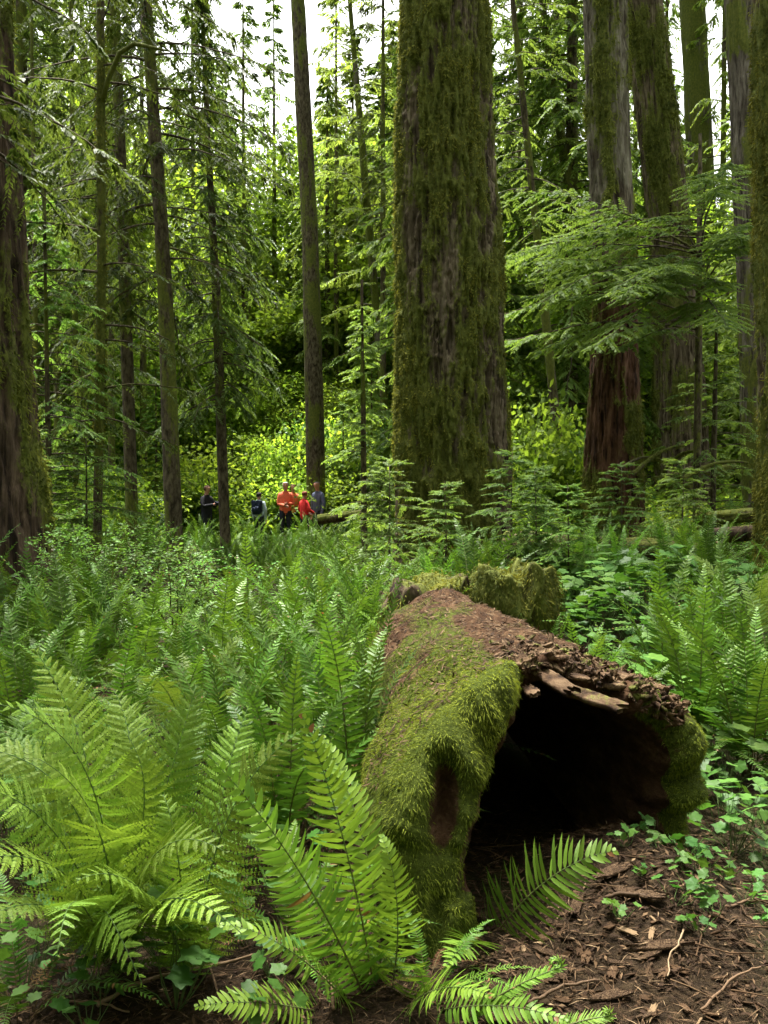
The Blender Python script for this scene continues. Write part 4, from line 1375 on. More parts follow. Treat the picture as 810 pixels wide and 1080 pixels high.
ftaken = [((px - CX) / FPX * d, d, .3) for px, d, h, lb in near_spec]
LBL = {'l': ('sword fern in the crowded fern bank left of the log', 'sword ferns of the left bank'),
       'b': ('sword fern in the ferny ground before the thickest trunk', 'sword ferns before the thickest trunk'),
       'r': ('sword fern on the ferny bank right of the log', 'sword ferns of the right bank'),
       'f': ('distant sword fern in the green undergrowth between the trunks', 'distant ferns between the trunks')}
cnt = 0
for (y0, y1, n, rr_, hs_) in ((3.3, 6.5, 14, .42, (.65, .95)), (6.5, 11, 38, .5, (.75, 1.1)), (11, 19, 88, .55, (.6, 1.05)), (19, 27, 74, .6, (.75, 1.1))):
    k = tries = 0
    while k < n and tries < 5000:
        tries += 1
        y = math.sqrt(rng.uniform(y0 ** 2, y1 ** 2)); x = rng.uniform(-.44, .44) * y
        if blocked(x, y): continue
        px = CX + x / y * FPX
        if y < 6.5 and px > 540 and (y < 4.3 or px < 690): continue      # herb patch and bare soil
        if 545 < px < 735 and 5.0 < y < 9.6: continue
        if any((x - a) ** 2 + (y - b_) ** 2 < (rr_ * .5 + c_ * .6) ** 2 for a, b_, c_ in ftaken): continue
        ftaken.append((x, y, rr_))
        kind = 'f' if y > 15 else ('b' if y > 8 and 380 < px < 640 else ('l' if px < 470 else 'r'))
        if 180 < px < 360 and y > 8: hs2 = (.45, .7) if y < 19 else (.85, 1.0)
        else: hs2 = hs_
        lady = (rng.random() < .08)
        me = far_lady[int(rng.integers(3))] if lady else far_sword[int(rng.integers(5))]
        h = rng.uniform(*hs2)
        o = obj('lady_fern' if lady else 'sword_fern', me, None, (x, y, float(ground_z(x, y)) + .02))
        o.rotation_euler = (rng.normal(0, .06), rng.normal(0, .06), rng.uniform(0, 6.28)); o.scale = (h, h, h * rng.uniform(.9, 1.15))
        lb, gp = LBL[kind]
        if lady: lb, gp = lb.replace('sword fern', 'soft lacy lady fern'), gp.replace('sword', 'lady') if 'sword' in gp else 'distant lady ferns'
        tag(o, lb, 'fern', gp)
        k += 1; cnt += 1

# ferns along the trail in front of the people, and over the nurse log
for k in range(92):
    if k > 63: px, y, h = rng.uniform(275, 372), rng.uniform(8.5, 18.5), rng.uniform(.55, .75)
    elif k < 40: px, y, h = rng.uniform(195, 375), rng.uniform(15, 26.3), rng.uniform(.6, .9)
    else: px, y, h = rng.uniform(440, 745), rng.uniform(9.0, 10.0), rng.uniform(.55, .85)
    x = (px - CX) / FPX * y
    if k < 40 and y > 23: h = rng.uniform(.9, 1.05)
    if blocked(x, y): continue
    kind = 'f' if k < 40 or (k > 63 and y > 15) else 'l' if k > 63 else 'b'
    o = obj('sword_fern', far_sword[int(rng.integers(5))], None, (x, y, float(ground_z(x, y)) + .02))
    o.rotation_euler = (0, 0, rng.uniform(0, 6.28)); o.scale = (h, h, h)
    tag(o, LBL[kind][0] if kind != 'f' or y > 15 else LBL['l'][0], 'fern', LBL[kind][1])

# ------------------------------------------------------------------ broad-leaved herbs
def leaf_shape(lobes=5):
    """outline of a lobed leaf of length 1, base at the origin, as a fan"""
    a = np.linspace(-2.5, 2.5, 23)
    r = .52 + .16 * np.cos(a * lobes * .5 * 1.25) ** 2 + .06 * np.cos(a * 11)
    r *= np.interp(abs(a), [0, 1.2, 2.5], [1.12, .95, .62])
    return np.stack([.42 + r * np.cos(a) * .82, r * np.sin(a) * .9], -1)


LS = leaf_shape()


def leafs(g, st, pos, size, rg, stem_from=None, tilt=.3):
    n = len(pos)
    az = rg.uniform(0, 2 * np.pi, n)
    nn = nrm(np.array([0, 0, 1.0]) + rg.normal(0, tilt, (n, 3)) + np.array([0, -.25, 0]))
    d = np.stack([np.cos(az), np.sin(az), 0 * az], -1); d = nrm(d - nn * np.sum(d * nn, -1, keepdims=True))
    s = np.cross(nn, d)
    K = len(LS)
    x = LS[:, 0][None]; y = LS[:, 1][None]
    zc = -.20 * ((x - .4) ** 2 + y ** 2) + .06 * np.abs(y) + .04 * np.cos(7 * np.arctan2(y, x))
    V = pos[:, None] + size[:, None, None] * (d[:, None] * x[..., None] + s[:, None] * y[..., None] + nn[:, None] * zc[..., None])
    c = pos[:, None] + size[:, None, None] * d[:, None] * .30
    V = np.concatenate([V, c, pos[:, None]], 1)
    k = np.arange(K - 1)
    T = np.stack([k, k + 1, k * 0 + K], -1)
    T = np.concatenate([T, [[K + 1, 0, K], [K - 1, K + 1, K]]])
    tri = (np.arange(n) * (K + 2))[:, None, None] + T[None]
    g.add(V.reshape(-1, 3), None, tri.reshape(-1, 3), np.repeat(np.clip(rg.normal(.5, .25, n), 0, 1), K + 2))
    if stem_from is not None:
        for q in range(n):
            m_ = (stem_from[q] + pos[q]) / 2 + rg.normal(0, .012, 3)
            tube(st, np.array([stem_from[q], m_, pos[q]]), np.array([.0022, .0016, .0012]), 4, .2, False)


def herb(n, hmax, spread, size, seed):
    rg = np.random.default_rng(seed)
    g, st = Geo(), Geo()
    u = rg.random(n)
    r = spread * np.sqrt(rg.random(n)); a = rg.uniform(0, 6.28, n)
    pos = np.stack([r * np.cos(a), r * np.sin(a), hmax * (.45 + .55 * u) * (1 - .3 * r / spread)], -1)
    leafs(g, st, pos, size * rg.uniform(.65, 1.15, n), rg, pos * np.array([.15, .15, 0]))
    return two(st, g, 'herb', M['herb'])


herb_meshes = [herb(11, .30, .15, .085, 600), herb(15, .36, .18, .095, 601), herb(9, .22, .13, .07, 602), herb(8, .13, .12, .055, 603)]
spots = []
for n, box in ((190, (545, 745, 4.6, 10.5)), (8, (0, 300, 2.35, 2.8)), (46, (690, 830, 3.35, 4.6)), (16, (715, 835, 2.7, 3.6)), (5, (650, 760, 2.7, 3.2)), (26, (0, 340, 2.65, 5.0)), (6, (210, 300, 2.9, 3.4)), (24, (560, 830, 8, 11.5)), (8, (20, 420, 5.0, 9.0))):
    k = tries = 0
    while k < n and tries < 2000:
        tries += 1
        y = rng.uniform(box[2], box[3]); x = (rng.uniform(box[0], box[1]) - CX) / FPX * y
        if box[2] == 2.7:
            if y > 3.25 and x < 1.26 or x < .62: continue
        elif blocked(x, y, .2): continue
        if any((x - a) ** 2 + (y - b_) ** 2 < (.09 if box[2] == 2.7 else .16) ** 2 for a, b_ in spots): continue
        spots.append((x, y)); k += 1
        small_ = box[2] == 2.7
        o = obj('leafy_herb', herb_meshes[3 if small_ else int(rng.integers(3))], None, (x, y, float(ground_z(x, y))))
        sc = rng.uniform(.75, 1.15) * (rng.uniform(.5, .85) if small_ else .8 if y < 4.6 else 1.2 if box[0] > 500 else 1); o.scale = (sc, sc, sc); o.rotation_euler = (0, 0, rng.uniform(0, 6.28))
        lb, gp = (('small leafy seedling on the bare brown soil by the log mouth', 'seedlings by the log mouth') if small_ else
                  ('broad leaved herb in the leafy patch behind and right of the log', 'broad leaved herbs right of the log') if box[0] > 500 else
                  ('broad leaved herb growing among the ferns left of the log', 'broad leaved herbs among the left ferns'))
        tag(o, lb, 'plant', gp)

# ------------------------------------------------------------------ shrubs with fine leaves, hemlock seedlings
def shrub(seed, h, w, nst, nl, ls):
    rg = np.random.default_rng(seed)
    st, g = Geo(), Geo()
    O, D = [], []
    for k in range(nst):
        az = rg.uniform(0, 6.28); t = np.linspace(0, 1, 9)
        r = rg.uniform(.2, 1) * w
        p = np.stack([np.cos(az) * r * t ** 1.6, np.sin(az) * r * t ** 1.6, h * rg.uniform(.6, 1.05) * (t - .12 * t ** 3)], -1) + np.cumsum(rg.normal(0, .012, (9, 3)), 0)
        tube(st, p, .009 * (1 - .75 * t), 5, .6, False)
        for q in range(int(16)):
            u = rg.uniform(.3, 1)
            b = np.array([np.interp(u, t, p[:, c]) for c in range(3)])
            a2 = rg.uniform(0, 6.28); L = rg.uniform(.15, .38) * (1.3 - .7 * u)
            e = b + np.array([math.cos(a2) * L, math.sin(a2) * L, rg.uniform(-.05, .12)])
            tube(st, np.array([b, (b + e) / 2 + (0, 0, .02), e]), np.array([.003, .002, .0012]), 3, .5, False)
            m_ = nl
            uu = rg.uniform(.1, 1.05, m_)
            O.append(b + np.outer(uu, e - b) + rg.normal(0, .012, (m_, 3)))
            pr = np.array([-(e - b)[1], (e - b)[0], 0]) / L
            D.append((e - b) / L * .5 + np.outer(np.where(np.arange(m_) % 2, 1, -1), pr) + rg.normal(0, .25, (m_, 3)))
    O = np.concatenate(O); D = np.concatenate(D)
    blades(g, O, D, np.array([0, 0, 1.0]) + rg.normal(0, .35, O.shape), ls * rg.uniform(.7, 1.3, len(O)), ls * .55, np.clip(rg.normal(.5, .25, len(O)), 0, 1), .5, .1)
    return st, g


shr = []
for k, a in enumerate([(700, 1.0, .5, 8, 14, .034), (701, .8, .55, 7, 14, .032), (702, 1.25, .45, 6, 12, .036)]):
    st, g = shrub(*a)
    shr.append((st.mesh('stems', M['bark_thin']), g.mesh('leaves', M['huckle'])))
for k, (px, d, i_, sc, lb) in enumerate([
        (110, 8.5, 2, 1.0, 'airy small leaved shrub in front of the thin mossy pole trunk'), (185, 7.6, 0, 1.0, 'fine leaved shrub at the foot of the straight brown trunk'),
        (225, 8.8, 1, 1.1, 'fine leaved shrub left of the people, near the young conifer'), (60, 9.6, 0, 1.0, 'fine leaved shrub beside the dark left edge trunk'), (150, 10.5, 0, 1.1, 'fine leaved shrub between the slim left trunks'),
        (300, 9.5, 1, .55, 'low fine leaved shrub just in front of the people'), (385, 9.0, 2, .8, 'twiggy shrub left of the thickest trunk'),
        (590, 11, 1, .9, 'fine leaved shrub right of the foot of the thickest trunk'),
        (690, 12, 0, .9, 'fine leaved shrub before the wide leaning trunk'),
        (760, 11, 1, 1.0, 'fine leaved shrub near the right edge trunk')]):
    x = (px - CX) / FPX * d
    o = thing('shrub', lb, 'shrub', (x, d, float(ground_z(x, d))), None, rng.uniform(0, 6.28))
    o.scale = (sc, sc, sc)
    obj('stems', shr[i_][0], o); obj('leaves', shr[i_][1], o)

sd_l, sd_s = crown_geo(1.25, .12, .62, 34, 720, e0=.15, droop=.35, tw=.3, sp=.05, step=.022, prof=.6, limb_r=.006, bare=.1, tgap=.06, hang=.2)
sg = Geo(); tube(sg, np.array([(0, 0, -.1), (.01, 0, .6), (0, .02, 1.3)]), np.array([.014, .009, .002]), 6, .3)
sd_mesh = (sg.mesh('trunk', M['bark_thin']), join2(sd_l, M['bark_thin'], sd_s, M['hemlock'], 'crown'))
for k, (px, d, z, sc, lb) in enumerate([
        (470, 9.3, .35, .8, 'hemlock seedling at the foot of the thickest trunk, with layered light sprays'), 
        (540, 9.6, .45, .9, 'hemlock seedling at the right corner of the thickest trunk'), (565, 9.2, .3, .8, 'hemlock seedling above the fallen log right of the thickest trunk'),
        (655, 10.2, .45, .8, 'hemlock seedling at the right foot of the dark reddish trunk'),
        (600, 8.8, .2, .7, 'small hemlock seedling over the leafy patch'),
        (410, 11.5, .2, 1.2, 'hemlock seedling between the people and the thickest trunk'), (20, 11, .2, 1.4, 'hemlock seedling in the shade by the left edge trunk'),
        (720, 11.5, .3, 1.1, 'hemlock seedling before the wide leaning trunk'), (90, 12, .1, 1.5, 'hemlock seedling behind the shrubs on the left')]):
    x = (px - CX) / FPX * d
    o = thing('hemlock_seedling', lb, 'young tree', (x, d, float(ground_z(x, d)) + z * .6), None, rng.uniform(0, 6.28))
    o.scale = (sc, sc, sc)
    obj('trunk', sd_mesh[0], o); obj('crown', sd_mesh[1], o)

# ------------------------------------------------------------------ stump, fallen trunks
def stump(name, label, px, d, rad_, h, seed, squash=1.0):
    x = (px - CX) / FPX * d
    z0 = float(ground_z(x, d)) - .1
    V, Q, a = trunk_geo([(0, 0, 0), (0, 0, h * .5), (0, 0, h)], [rad_ * 1.15, rad_, rad_ * .85], 120, .018, seed, ridge=.06, freq=7, moss=.46, flare=.3, z_flare=.5, zdetail=.3)
    nr = len(V) // 120
    Vr = V.reshape(nr, 120, 3)
    cutz = h * (.80 + .32 * (fbm(np.stack([Vr[0, :, 0] * 9, Vr[0, :, 1] * 9, Vr[0, :, 0] * 0 + seed], -1), 3)))
    Vr[..., 2] = Vr[..., 2] * (cutz / h)[None]
    rings = [Vr.reshape(-1, 3)]
    Qs = [Q]; aa = [a]
    last = Vr[-1]
    cen = last.mean(0)
    n0 = len(V)
    for k, f in enumerate((.86, .66, .4, .12)):
        r = cen + (last - cen) * f
        r[:, 2] = last[:, 2] + (cen[2] - .10 * (1 - f) - last[:, 2]) * (1 - f) ** .7 + .05 * (fbm(r * 14 + k, 3) - .5) + .03 * math.sin(f * 3)
        rings.append(r); aa.append(np.clip(.62 + 1.2 * (fbm(r * 6, 3) - .5), 0, 1))
        j = np.arange(120); j2 = (j + 1) % 120
        b0 = n0 + (k - 1) * 120 if k else n0 - 120
        b1 = n0 + k * 120
        Qs.append(np.stack([b0 + j, b0 + j2, b1 + j2, b1 + j], -1))
    V = np.concatenate(rings); Q = np.concatenate(Qs); a = np.concatenate(aa)
    V[:, 0] *= squash
    root = thing(name, label, 'stump', (x, d, z0), None)
    sw_ = obj('stump_wood', Geo().add(V, Q, None, a).mesh('stump_wood', M['bark_red'], True), root)
    tag(obj('moss', tufts(V, Q, a, 11000, .035, .008, seed, 9, .42).mesh('moss', M['trunk_moss']), sw_), kind='stuff')


stump('mossy_stump', 'broken mossy stump standing just behind the far end of the hollow log', 540, 6.35, .29, .93, 81)
stump('mossy_stump', 'lower moss capped stump hugging the left side of the broken one', 462, 6.5, .27, .86, 82, 1.3)


def fallen(label, p0, p1, r0, r1, seed, moss=.5, sag=.0, mat='bark_red', n=40, tuft=0, name='fallen_log'):
    p0, p1 = np.array(p0), np.array(p1)
    L = np.linalg.norm(p1 - p0)
    V, Q, a = trunk_geo([(0, 0, 0), (0, 0, L / 2), (0, 0, L)], [r0, (r0 + r1) / 2, r1], n, max(.03, L / 160), seed, ridge=r0 * .2, freq=1.6 / max(r0, .05), moss=moss)
    e = (p1 - p0) / L; s = nrm(np.cross(e, [0, 0, 1.0])); u = np.cross(s, e)
    side = nrm(V[:, :1] * s + V[:, 1:2] * u)[:, 2]
    a = np.clip(a + .18 * side, 0, 1)
    V = V[:, :1] * s + V[:, 1:2] * u + V[:, 2:] * e
    V[:, 2] += sag * np.sin(np.clip((V @ e) / L, 0, 1) * np.pi)
    k = n
    nV = len(V)
    V = np.concatenate([V, [V[:k].mean(0), V[-k:].mean(0)]]); a = np.append(a, [0, 0])
    j = np.arange(k); j2 = (j + 1) % k
    T = np.concatenate([np.stack([j2, j, j * 0 + nV], -1), np.stack([nV - k + j, nV - k + j2, j * 0 + nV + 1], -1)])
    root = thing(name, label, 'fallen log' if name == 'fallen_log' else 'branch', p0)
    tk = obj('trunk' if name == 'fallen_log' else 'branch', Geo().add(V, Q, T, a).mesh('trunk', M[mat], True), root)
    if tuft: tag(obj('moss', tufts(V[:nV], Q, a, tuft, .05, .012, seed, 9, .35).mesh('moss', M['trunk_moss']), tk), kind='stuff')
    return root


fallen('dark nurse log lying crosswise in front of the thickest trunk, seedlings above it', at(535, 582, 10.3), at(745, 584, 10.9), .20, .10, 84, .05, .02, tuft=900)
fallen('mossy squared fallen log at the right edge, below the mossy trunk', at(735, 548, 11.8), at(860, 537, 11.2), .075, .07, 85, .35, tuft=1500)
fallen('second fallen log at the right edge, lower and half hidden by ferns', at(748, 566, 11.0), at(850, 556, 10.5), .08, .08, 86, .3, tuft=1200)
fallen('mossy fallen pole leaning through the shade right of the dark reddish trunk', at(690, 508, 17), at(775, 492, 17.5), .08, .06, 87, .7, tuft=1500)
fallen('mossy rail like log on the ground right beside the people', at(335, 548, 21), at(392, 541, 21), .10, .09, 88, .35, tuft=600)
for k, (a, b, r) in enumerate([((668, 500, 16.5), (722, 470, 17), .035), ((700, 498, 17), (735, 476, 16.6), .03), ((720, 505, 16), (790, 488, 16.5), .035), ((655, 494, 16.8), (700, 486, 17.2), .03)]):
    fallen(['mossy dead branch propped between the two right-hand trunks', 'short mossy dead branch crossing the propped one', 'mossy dead branch lying toward the right edge trunk', 'mossy dead branch low beside the dark reddish trunk'][k],
           at(*a), at(*b), r, r * .5, 90 + k, .75, .12, 'bark_thin', 12, 500, 'dead_branch')

# ------------------------------------------------------------------ litter on the bare soil
n = 20000
y = rng.uniform(2.2, 4.6, n); x = rng.uniform(-.46, .46, n) * y
keep = (np.abs(x) < 2.2)
x, y = x[keep], y[keep]
k0 = fbm(np.stack([x * 2.5, y * 2.5, x * 0], -1), 3)
keep = rng.random(len(x)) < np.clip(.25 + (k0 - .4) * 2.2, .08, 1) * np.where(x > .1, 1, .6)
x, y = x[keep], y[keep]; n = len(x)
z = ground_z(x, y) + rng.uniform(.004, .016, n)
g = Geo()
d = rand_dir(n, -.25, .25)
blades(g, np.stack([x, y, z], -1), d, np.array([0, 0, 1.0]) + rng.normal(0, .4, (n, 3)), rng.uniform(.010, .045, n), rng.uniform(.004, .012, n), np.clip(rng.random(n) ** 2 * .95, 0, 1), .5, .15, .1)
n = 16000
y = rng.uniform(2.2, 4.2, n); x = rng.uniform(-.46, .46, n) * y
blades(g, np.stack([x, y, ground_z(x, y) + rng.uniform(.004, .02, n)], -1), rand_dir(n, -.3, .3), np.array([0, 0, 1.0]) + rng.normal(0, .5, (n, 3)), rng.uniform(.02, .07, n), rng.uniform(.0014, .003, n), rng.random(n) ** 1.3, .5, .1)
for k in range(240):
    y = rng.uniform(2.3, 4.0); x = rng.uniform(-.42, .46) * y
    p = np.array([x, y, float(ground_z(x, y)) + .012]); d = rand_dir(1, -.12, .12)[0]; L = rng.uniform(.05, .2)
    tube(g, np.array([p, p + d * L * .5 + rng.normal(0, .008, 3), p + d * L + rng.normal(0, .012, 3)]), np.array([1, .8, .5]) * rng.uniform(.0012, .0032), 4, rng.uniform(.1, .8), False)
tag(obj('bark_litter', g.mesh('bark_litter', M['chip'])), 'scattered bark crumbs and dry leaf bits on the soil', 'litter', None, 'stuff')
# chips big enough to count
chips = []
for q in range(9):
    V, Q, T = slab(1, .34 + .06 * (q % 3), .10, 900 + q, .5)
    chips.append(Geo().add(V, Q, T, 0 if q in (3, 4, 5, 8) else [.15, .3, .45, .5, .62, .75, .9, .35, .55][q]).mesh('wood_chip', M['wood'] if q in (3, 4, 5, 8) else M['chip']))
for k in range(150):
    for _ in range(40):
        px, py = rng.uniform(500, 800), rng.uniform(880, 1085)
        if px < 560 and py < 960: continue
        break
    dd = 1.35 * FPX / (py - 515)
    x = (px - CX) / FPX * dd
    zg = float(ground_z(x, dd)); dd = (1.35 - zg) * FPX / (py - 515); x = (px - CX) / FPX * dd
    near_log = (px < 720 and py < 1010)
    o = obj('wood_chip', chips[int(rng.choice(9, p=[.16, .16, .14, .12, .1, .08, .04, .1, .1]))], None, (x, dd, float(ground_z(x, dd)) + .008))
    s = rng.uniform(.009, .026) * (1.1 if near_log else .9)
    o.scale = (s, s, s); o.rotation_euler = (rng.normal(0, .25), rng.normal(0, .22), rng.uniform(0, 6.28))
    tag(o, 'small split wood chip lying on the brown soil before the log mouth', 'wood chip', 'wood chips before the log mouth')
for k, (px, py, s, rz_, q, lb) in enumerate([
        (648, 918, .075, .5, 5, 'long split slab of pale wood lying on the mound in the log mouth'), (676, 948, .085, -.7, 4, 'reddish split slab sloping down the right of the mound'),
        (665, 988, .045, -1.1, 6, 'pale yellow wood chip standing out on the dark soil'), (690, 991, .035, 1.2, 6, 'second pale wood chip, narrower, right of the yellow one'),
        (646, 1056, .055, .15, 5, 'pale pointed wood sliver near the bottom edge'), (700, 1004, .085, -.1, 3, 'brown slab of rotten wood half sunk in the soil'),
        (610, 958, .06, 1.2, 4, 'upright leaning brown chip beside the dark fern frond')]):
    dd = 2.9
    for _ in range(6):
        x = (px - CX) / FPX * dd
        dd = (CAMZ - float(ground_z(x, dd)) - .015) * FPX / (py - 515)
    x = (px - CX) / FPX * dd
    o = obj('wood_chip', chips[q], None, (x, dd, float(ground_z(x, dd)) + .015))
    o.scale = (s * .72, s * .6, s * .55); o.rotation_euler = (.16, -.12, rz_)
    tag(o, lb, 'wood chip')


def on_ground(px, py, up=.01):
    dd = 2.8
    for _ in range(8):
        x = (px - CX) / FPX * dd
        dd = max(2.0, (CAMZ - float(ground_z(x, dd)) - up) * FPX / (py - 515))
    x = (px - CX) / FPX * dd
    return np.array([x, dd, float(ground_z(x, dd)) + up])


for k, (pts, r, t_, lb) in enumerate([
        ([(100, 1068), (140, 1045), (190, 1030), (262, 1012)], .006, .75, 'long pale dry stick on the dark soil at the lower left'),
        ([(280, 990), (310, 1012), (345, 1052), (352, 1078)], .007, .6, 'dry brown stick running down to the bottom edge'),
        ([(170, 990), (215, 1010), (240, 1062)], .004, .5, 'thin bent stick under the lady fern'),
        ([(40, 1062), (90, 1060), (135, 1072)], .004, .7, 'short pale twig at the lower left corner'),
        ([(725, 985), (718, 1005), (706, 1022), (703, 1036)], .003, .95, 'thin curved bleached twig on the soil at the right'),
        ([(770, 958), (790, 950), (812, 944)], .005, .4, 'dark twig at the right edge'),
        ([(640, 950), (672, 948), (692, 953)], .006, .15, 'dark rounded twig across the mound by the log mouth'),
        ([(742, 1075), (770, 1040), (800, 1030)], .004, .55, 'brown twig near the lower right corner'),
        ([(560, 1065), (600, 1050), (640, 1040)], .005, .3, 'dark twig beside the coiled fern shoot')]):
    c = np.array([on_ground(*p, .012 + .01 * (q % 2)) for q, p in enumerate(pts)])
    t = np.linspace(0, 1, len(c)); tt = np.linspace(0, 1, 16)
    p = np.stack([np.interp(tt, t, c[:, q]) for q in range(3)], -1) + np.cumsum(rng.normal(0, .0025, (16, 3)), 0)
    g = Geo(); tube(g, p - p[0], r * np.linspace(1, .6, 16) * rng.uniform(.85, 1.15, 16), 6, t_)
    tag(obj('stick', g.mesh('stick', M['twig'], True), None, p[0]), lb, 'stick')

# ------------------------------------------------------------------ people on the trail
def hmat(name, c, rough=.8):
    return plain_mat(name, c, tuple(v * .75 for v in c), rough, 30, .2, .2)


SKIN = hmat('skin', (.45, .24, .16), .6)
DARK = hmat('dark cloth', (.018, .02, .028))
SHOE = hmat('shoe leather', (.03, .022, .016))
CL = {'black': hmat('black jacket cloth', (.012, .012, .015)), 'orange': hmat('orange red shirt cloth', (.68, .14, .07)), 'red': hmat('red jacket cloth', (.62, .03, .03)),
      'navy': hmat('dark blue jacket cloth', (.085, .10, .16)), 'grey': hmat('pale blue grey cloth', (.42, .52, .55)), 'pack': hmat('dark blue pack cloth', (.015, .025, .05)),
      'white': hmat('white hair', (.55, .52, .47)), 'brown': hmat('brown hair', (.07, .03, .015)), 'redhair': hmat('red brown hair', (.16, .04, .02)), 'darkhair': hmat('dark hair', (.02, .014, .01))}


def person(label, x, y, yaw, H, top, hair, wrists, lean=0.0, head_turn=0.0, hair_cover=.0, stride=.05):
    """one skinned body; wrists in the body's own frame (front is -Y) for left and right"""
    k = H / 1.75
    z0 = float(ground_z(x, y))
    root = thing('person', label, 'person', (x, y, z0), None, yaw)
    V, E, Rr, C = [], [], [], []

    def v(p, r, c, par=None):
        p = np.array(p, float)
        if p[2] > .95: p[1] -= lean * (p[2] - .95)
        V.append(p * k); Rr.append((r[0] * k, r[1] * k) if isinstance(r, tuple) else (r * k, r * k)); C.append(c)
        if par is not None: E.append((par, len(V) - 1))
        return len(V) - 1
    pel = v((0, 0, .95), (.145, .115), 't')
    sp = v((0, 0, 1.12), (.135, .10), 's', pel)
    ch = v((0, .01, 1.32), (.15, .11), 's', sp)
    nb_ = v((0, .01, 1.46), (.065, .06), 's', ch)
    nk = v((0, 0, 1.53), .052, 'k', nb_)
    hb = v((0, -.015, 1.60), (.075, .09), 'k', nk)
    hm = v((0, -.02, 1.665), (.088, .11), 'k', hb)
    v((0, -.01, 1.735), (.066, .085), 'k', hm)
    for sgn, wr in ((1, wrists[0]), (-1, wrists[1])):
        sh = v((sgn * .155, .01, 1.385), .055, 's', ch)
        wr = np.array(wr, float)
        S_ = np.array([sgn * .185, .01, 1.40])
        mid = (S_ + wr) / 2
        dist_ = np.linalg.norm(wr - S_)
        bend = math.sqrt(max(.0004, .28 ** 2 - (dist_ / 2) ** 2))
        bd = nrm(np.array([sgn * .6, .7, -.25]) - (wr - S_) * np.dot(np.array([sgn * .6, .7, -.25]), wr - S_) / max(dist_ ** 2, 1e-6))
        el = v(mid + bd * bend, .045, 's', sh)
        w_ = v(wr, .032, 's', el)
        hd = nrm(wr - (mid + bd * bend))
        pm = v(wr + hd * .06, (.036, .018), 'k', w_)
        lat = nrm(np.cross(hd, [0, 1, .3]))
        for f_, ln in ((-.027, .055), (-.009, .07), (.009, .075), (.027, .065)):
            f1 = v(wr + hd * (.10) + lat * f_, .0095, 'k', pm)
            f2 = v(wr + hd * (.10 + ln * .5) + lat * f_ + np.array([0, -.008, -.006]), .0085, 'k', f1)
            v(wr + hd * (.10 + ln * .9) + lat * f_ * .9 + np.array([0, -.026, -.014]), .007, 'k', f2)
        t1 = v(wr + hd * .055 - lat * .045, .011, 'k', pm)
        v(wr + hd * .09 - lat * .058, .009, 'k', t1)
        hp = v((sgn * .09, 0, .88), .088, 't', pel)
        kn = v((sgn * .10, -.02 + sgn * stride * .3, .50), .062, 't', hp)
        an = v((sgn * .105, .02 + sgn * stride, .10), .044, 't', kn)
        hl_ = v((sgn * .105, .03 + sgn * stride, .05), .042, 'h', an)
        to = v((sgn * .115, -.10 + sgn * stride, .04), .04, 'h', hl_)
        v((sgn * .12, -.165 + sgn * stride, .035), .03, 'h', to)
    V = np.array(V)
    me = bpy.data.meshes.new('body')
    me.from_pydata([tuple(p) for p in V], E, [])
    tmp = bpy.data.objects.new('body', me); COL.objects.link(tmp)
    sk = tmp.modifiers.new('skin', 'SKIN'); sk.use_smooth_shade = True
    for i_, r in enumerate(Rr): me.skin_vertices[0].data[i_].radius = r
    me.skin_vertices[0].data[0].use_root = True
    sb = tmp.modifiers.new('sub', 'SUBSURF'); sb.levels = sb.render_levels = 2
    dg = bpy.context.evaluated_depsgraph_get()
    ev = bpy.data.meshes.new_from_object(tmp.evaluated_get(dg))
    bpy.data.objects.remove(tmp)
    co_ = np.empty(len(ev.vertices) * 3, np.float32); ev.vertices.foreach_get('co', co_); co_ = co_.reshape(-1, 3).astype(float)
    no_ = np.empty(len(ev.vertices) * 3, np.float32); ev.vertices.foreach_get('normal', no_); no_ = no_.reshape(-1, 3)
    # head turns on the neck
    if head_turn:
        hz = sstep(1.50 * k, 1.60 * k, co_[:, 2])
        a = head_turn * hz
        X_, Y_ = co_[:, 0].copy(), co_[:, 1].copy()
        co_[:, 0] = X_ * np.cos(a) - Y_ * np.sin(a); co_[:, 1] = X_ * np.sin(a) + Y_ * np.cos(a)
    # face: nose, brow and chin drawn out of the head surface, eye hollows pressed in
    cs_, sn_ = math.cos(head_turn), math.sin(head_turn)
    fx = co_[:, 0] * cs_ + co_[:, 1] * sn_; fy = -co_[:, 0] * sn_ + co_[:, 1] * cs_; fz = co_[:, 2]
    hm_ = (fz > 1.54 * k) & (fy < -.04 * k)
    push = np.where(hm_, .022 * np.exp(-(fx / (.014 * k)) ** 2 - ((fz - 1.645 * k) / (.02 * k)) ** 2) - .008 * np.exp(-((np.abs(fx) - .03 * k) / (.014 * k)) ** 2 - ((fz - 1.668 * k) / (.012 * k)) ** 2)
                    + .008 * np.exp(-(fx / (.03 * k)) ** 2 - ((fz - 1.58 * k) / (.015 * k)) ** 2), 0)
    fwd_ = np.array([-math.sin(-head_turn), -math.cos(head_turn), 0]) * 1.0
    fwd_ = np.array([sn_, -cs_, 0])
    co_ += push[:, None] * fwd_
    ev.vertices.foreach_set('co', co_.astype(np.float32).ravel())
    faces = [tuple(p.vertices) for p in ev.polygons]
    fc = np.array([co_[list(f)].mean(0) for f in faces])
    # which bone each face belongs to
    Ea = np.array(E); A, B = V[Ea[:, 0]], V[Ea[:, 1]]
    AB = B - A
    tt = np.clip(np.sum((fc[:, None] - A) * AB, -1) / np.sum(AB * AB, -1), 0, 1)
    ds = np.linalg.norm(fc[:, None] - (A + AB * tt[..., None]), axis=-1) / (np.array([np.mean(Rr[b_]) for _, b_ in E]) + .02)
    cls = np.array([C[b_] for _, b_ in E])[ds.argmin(1)]
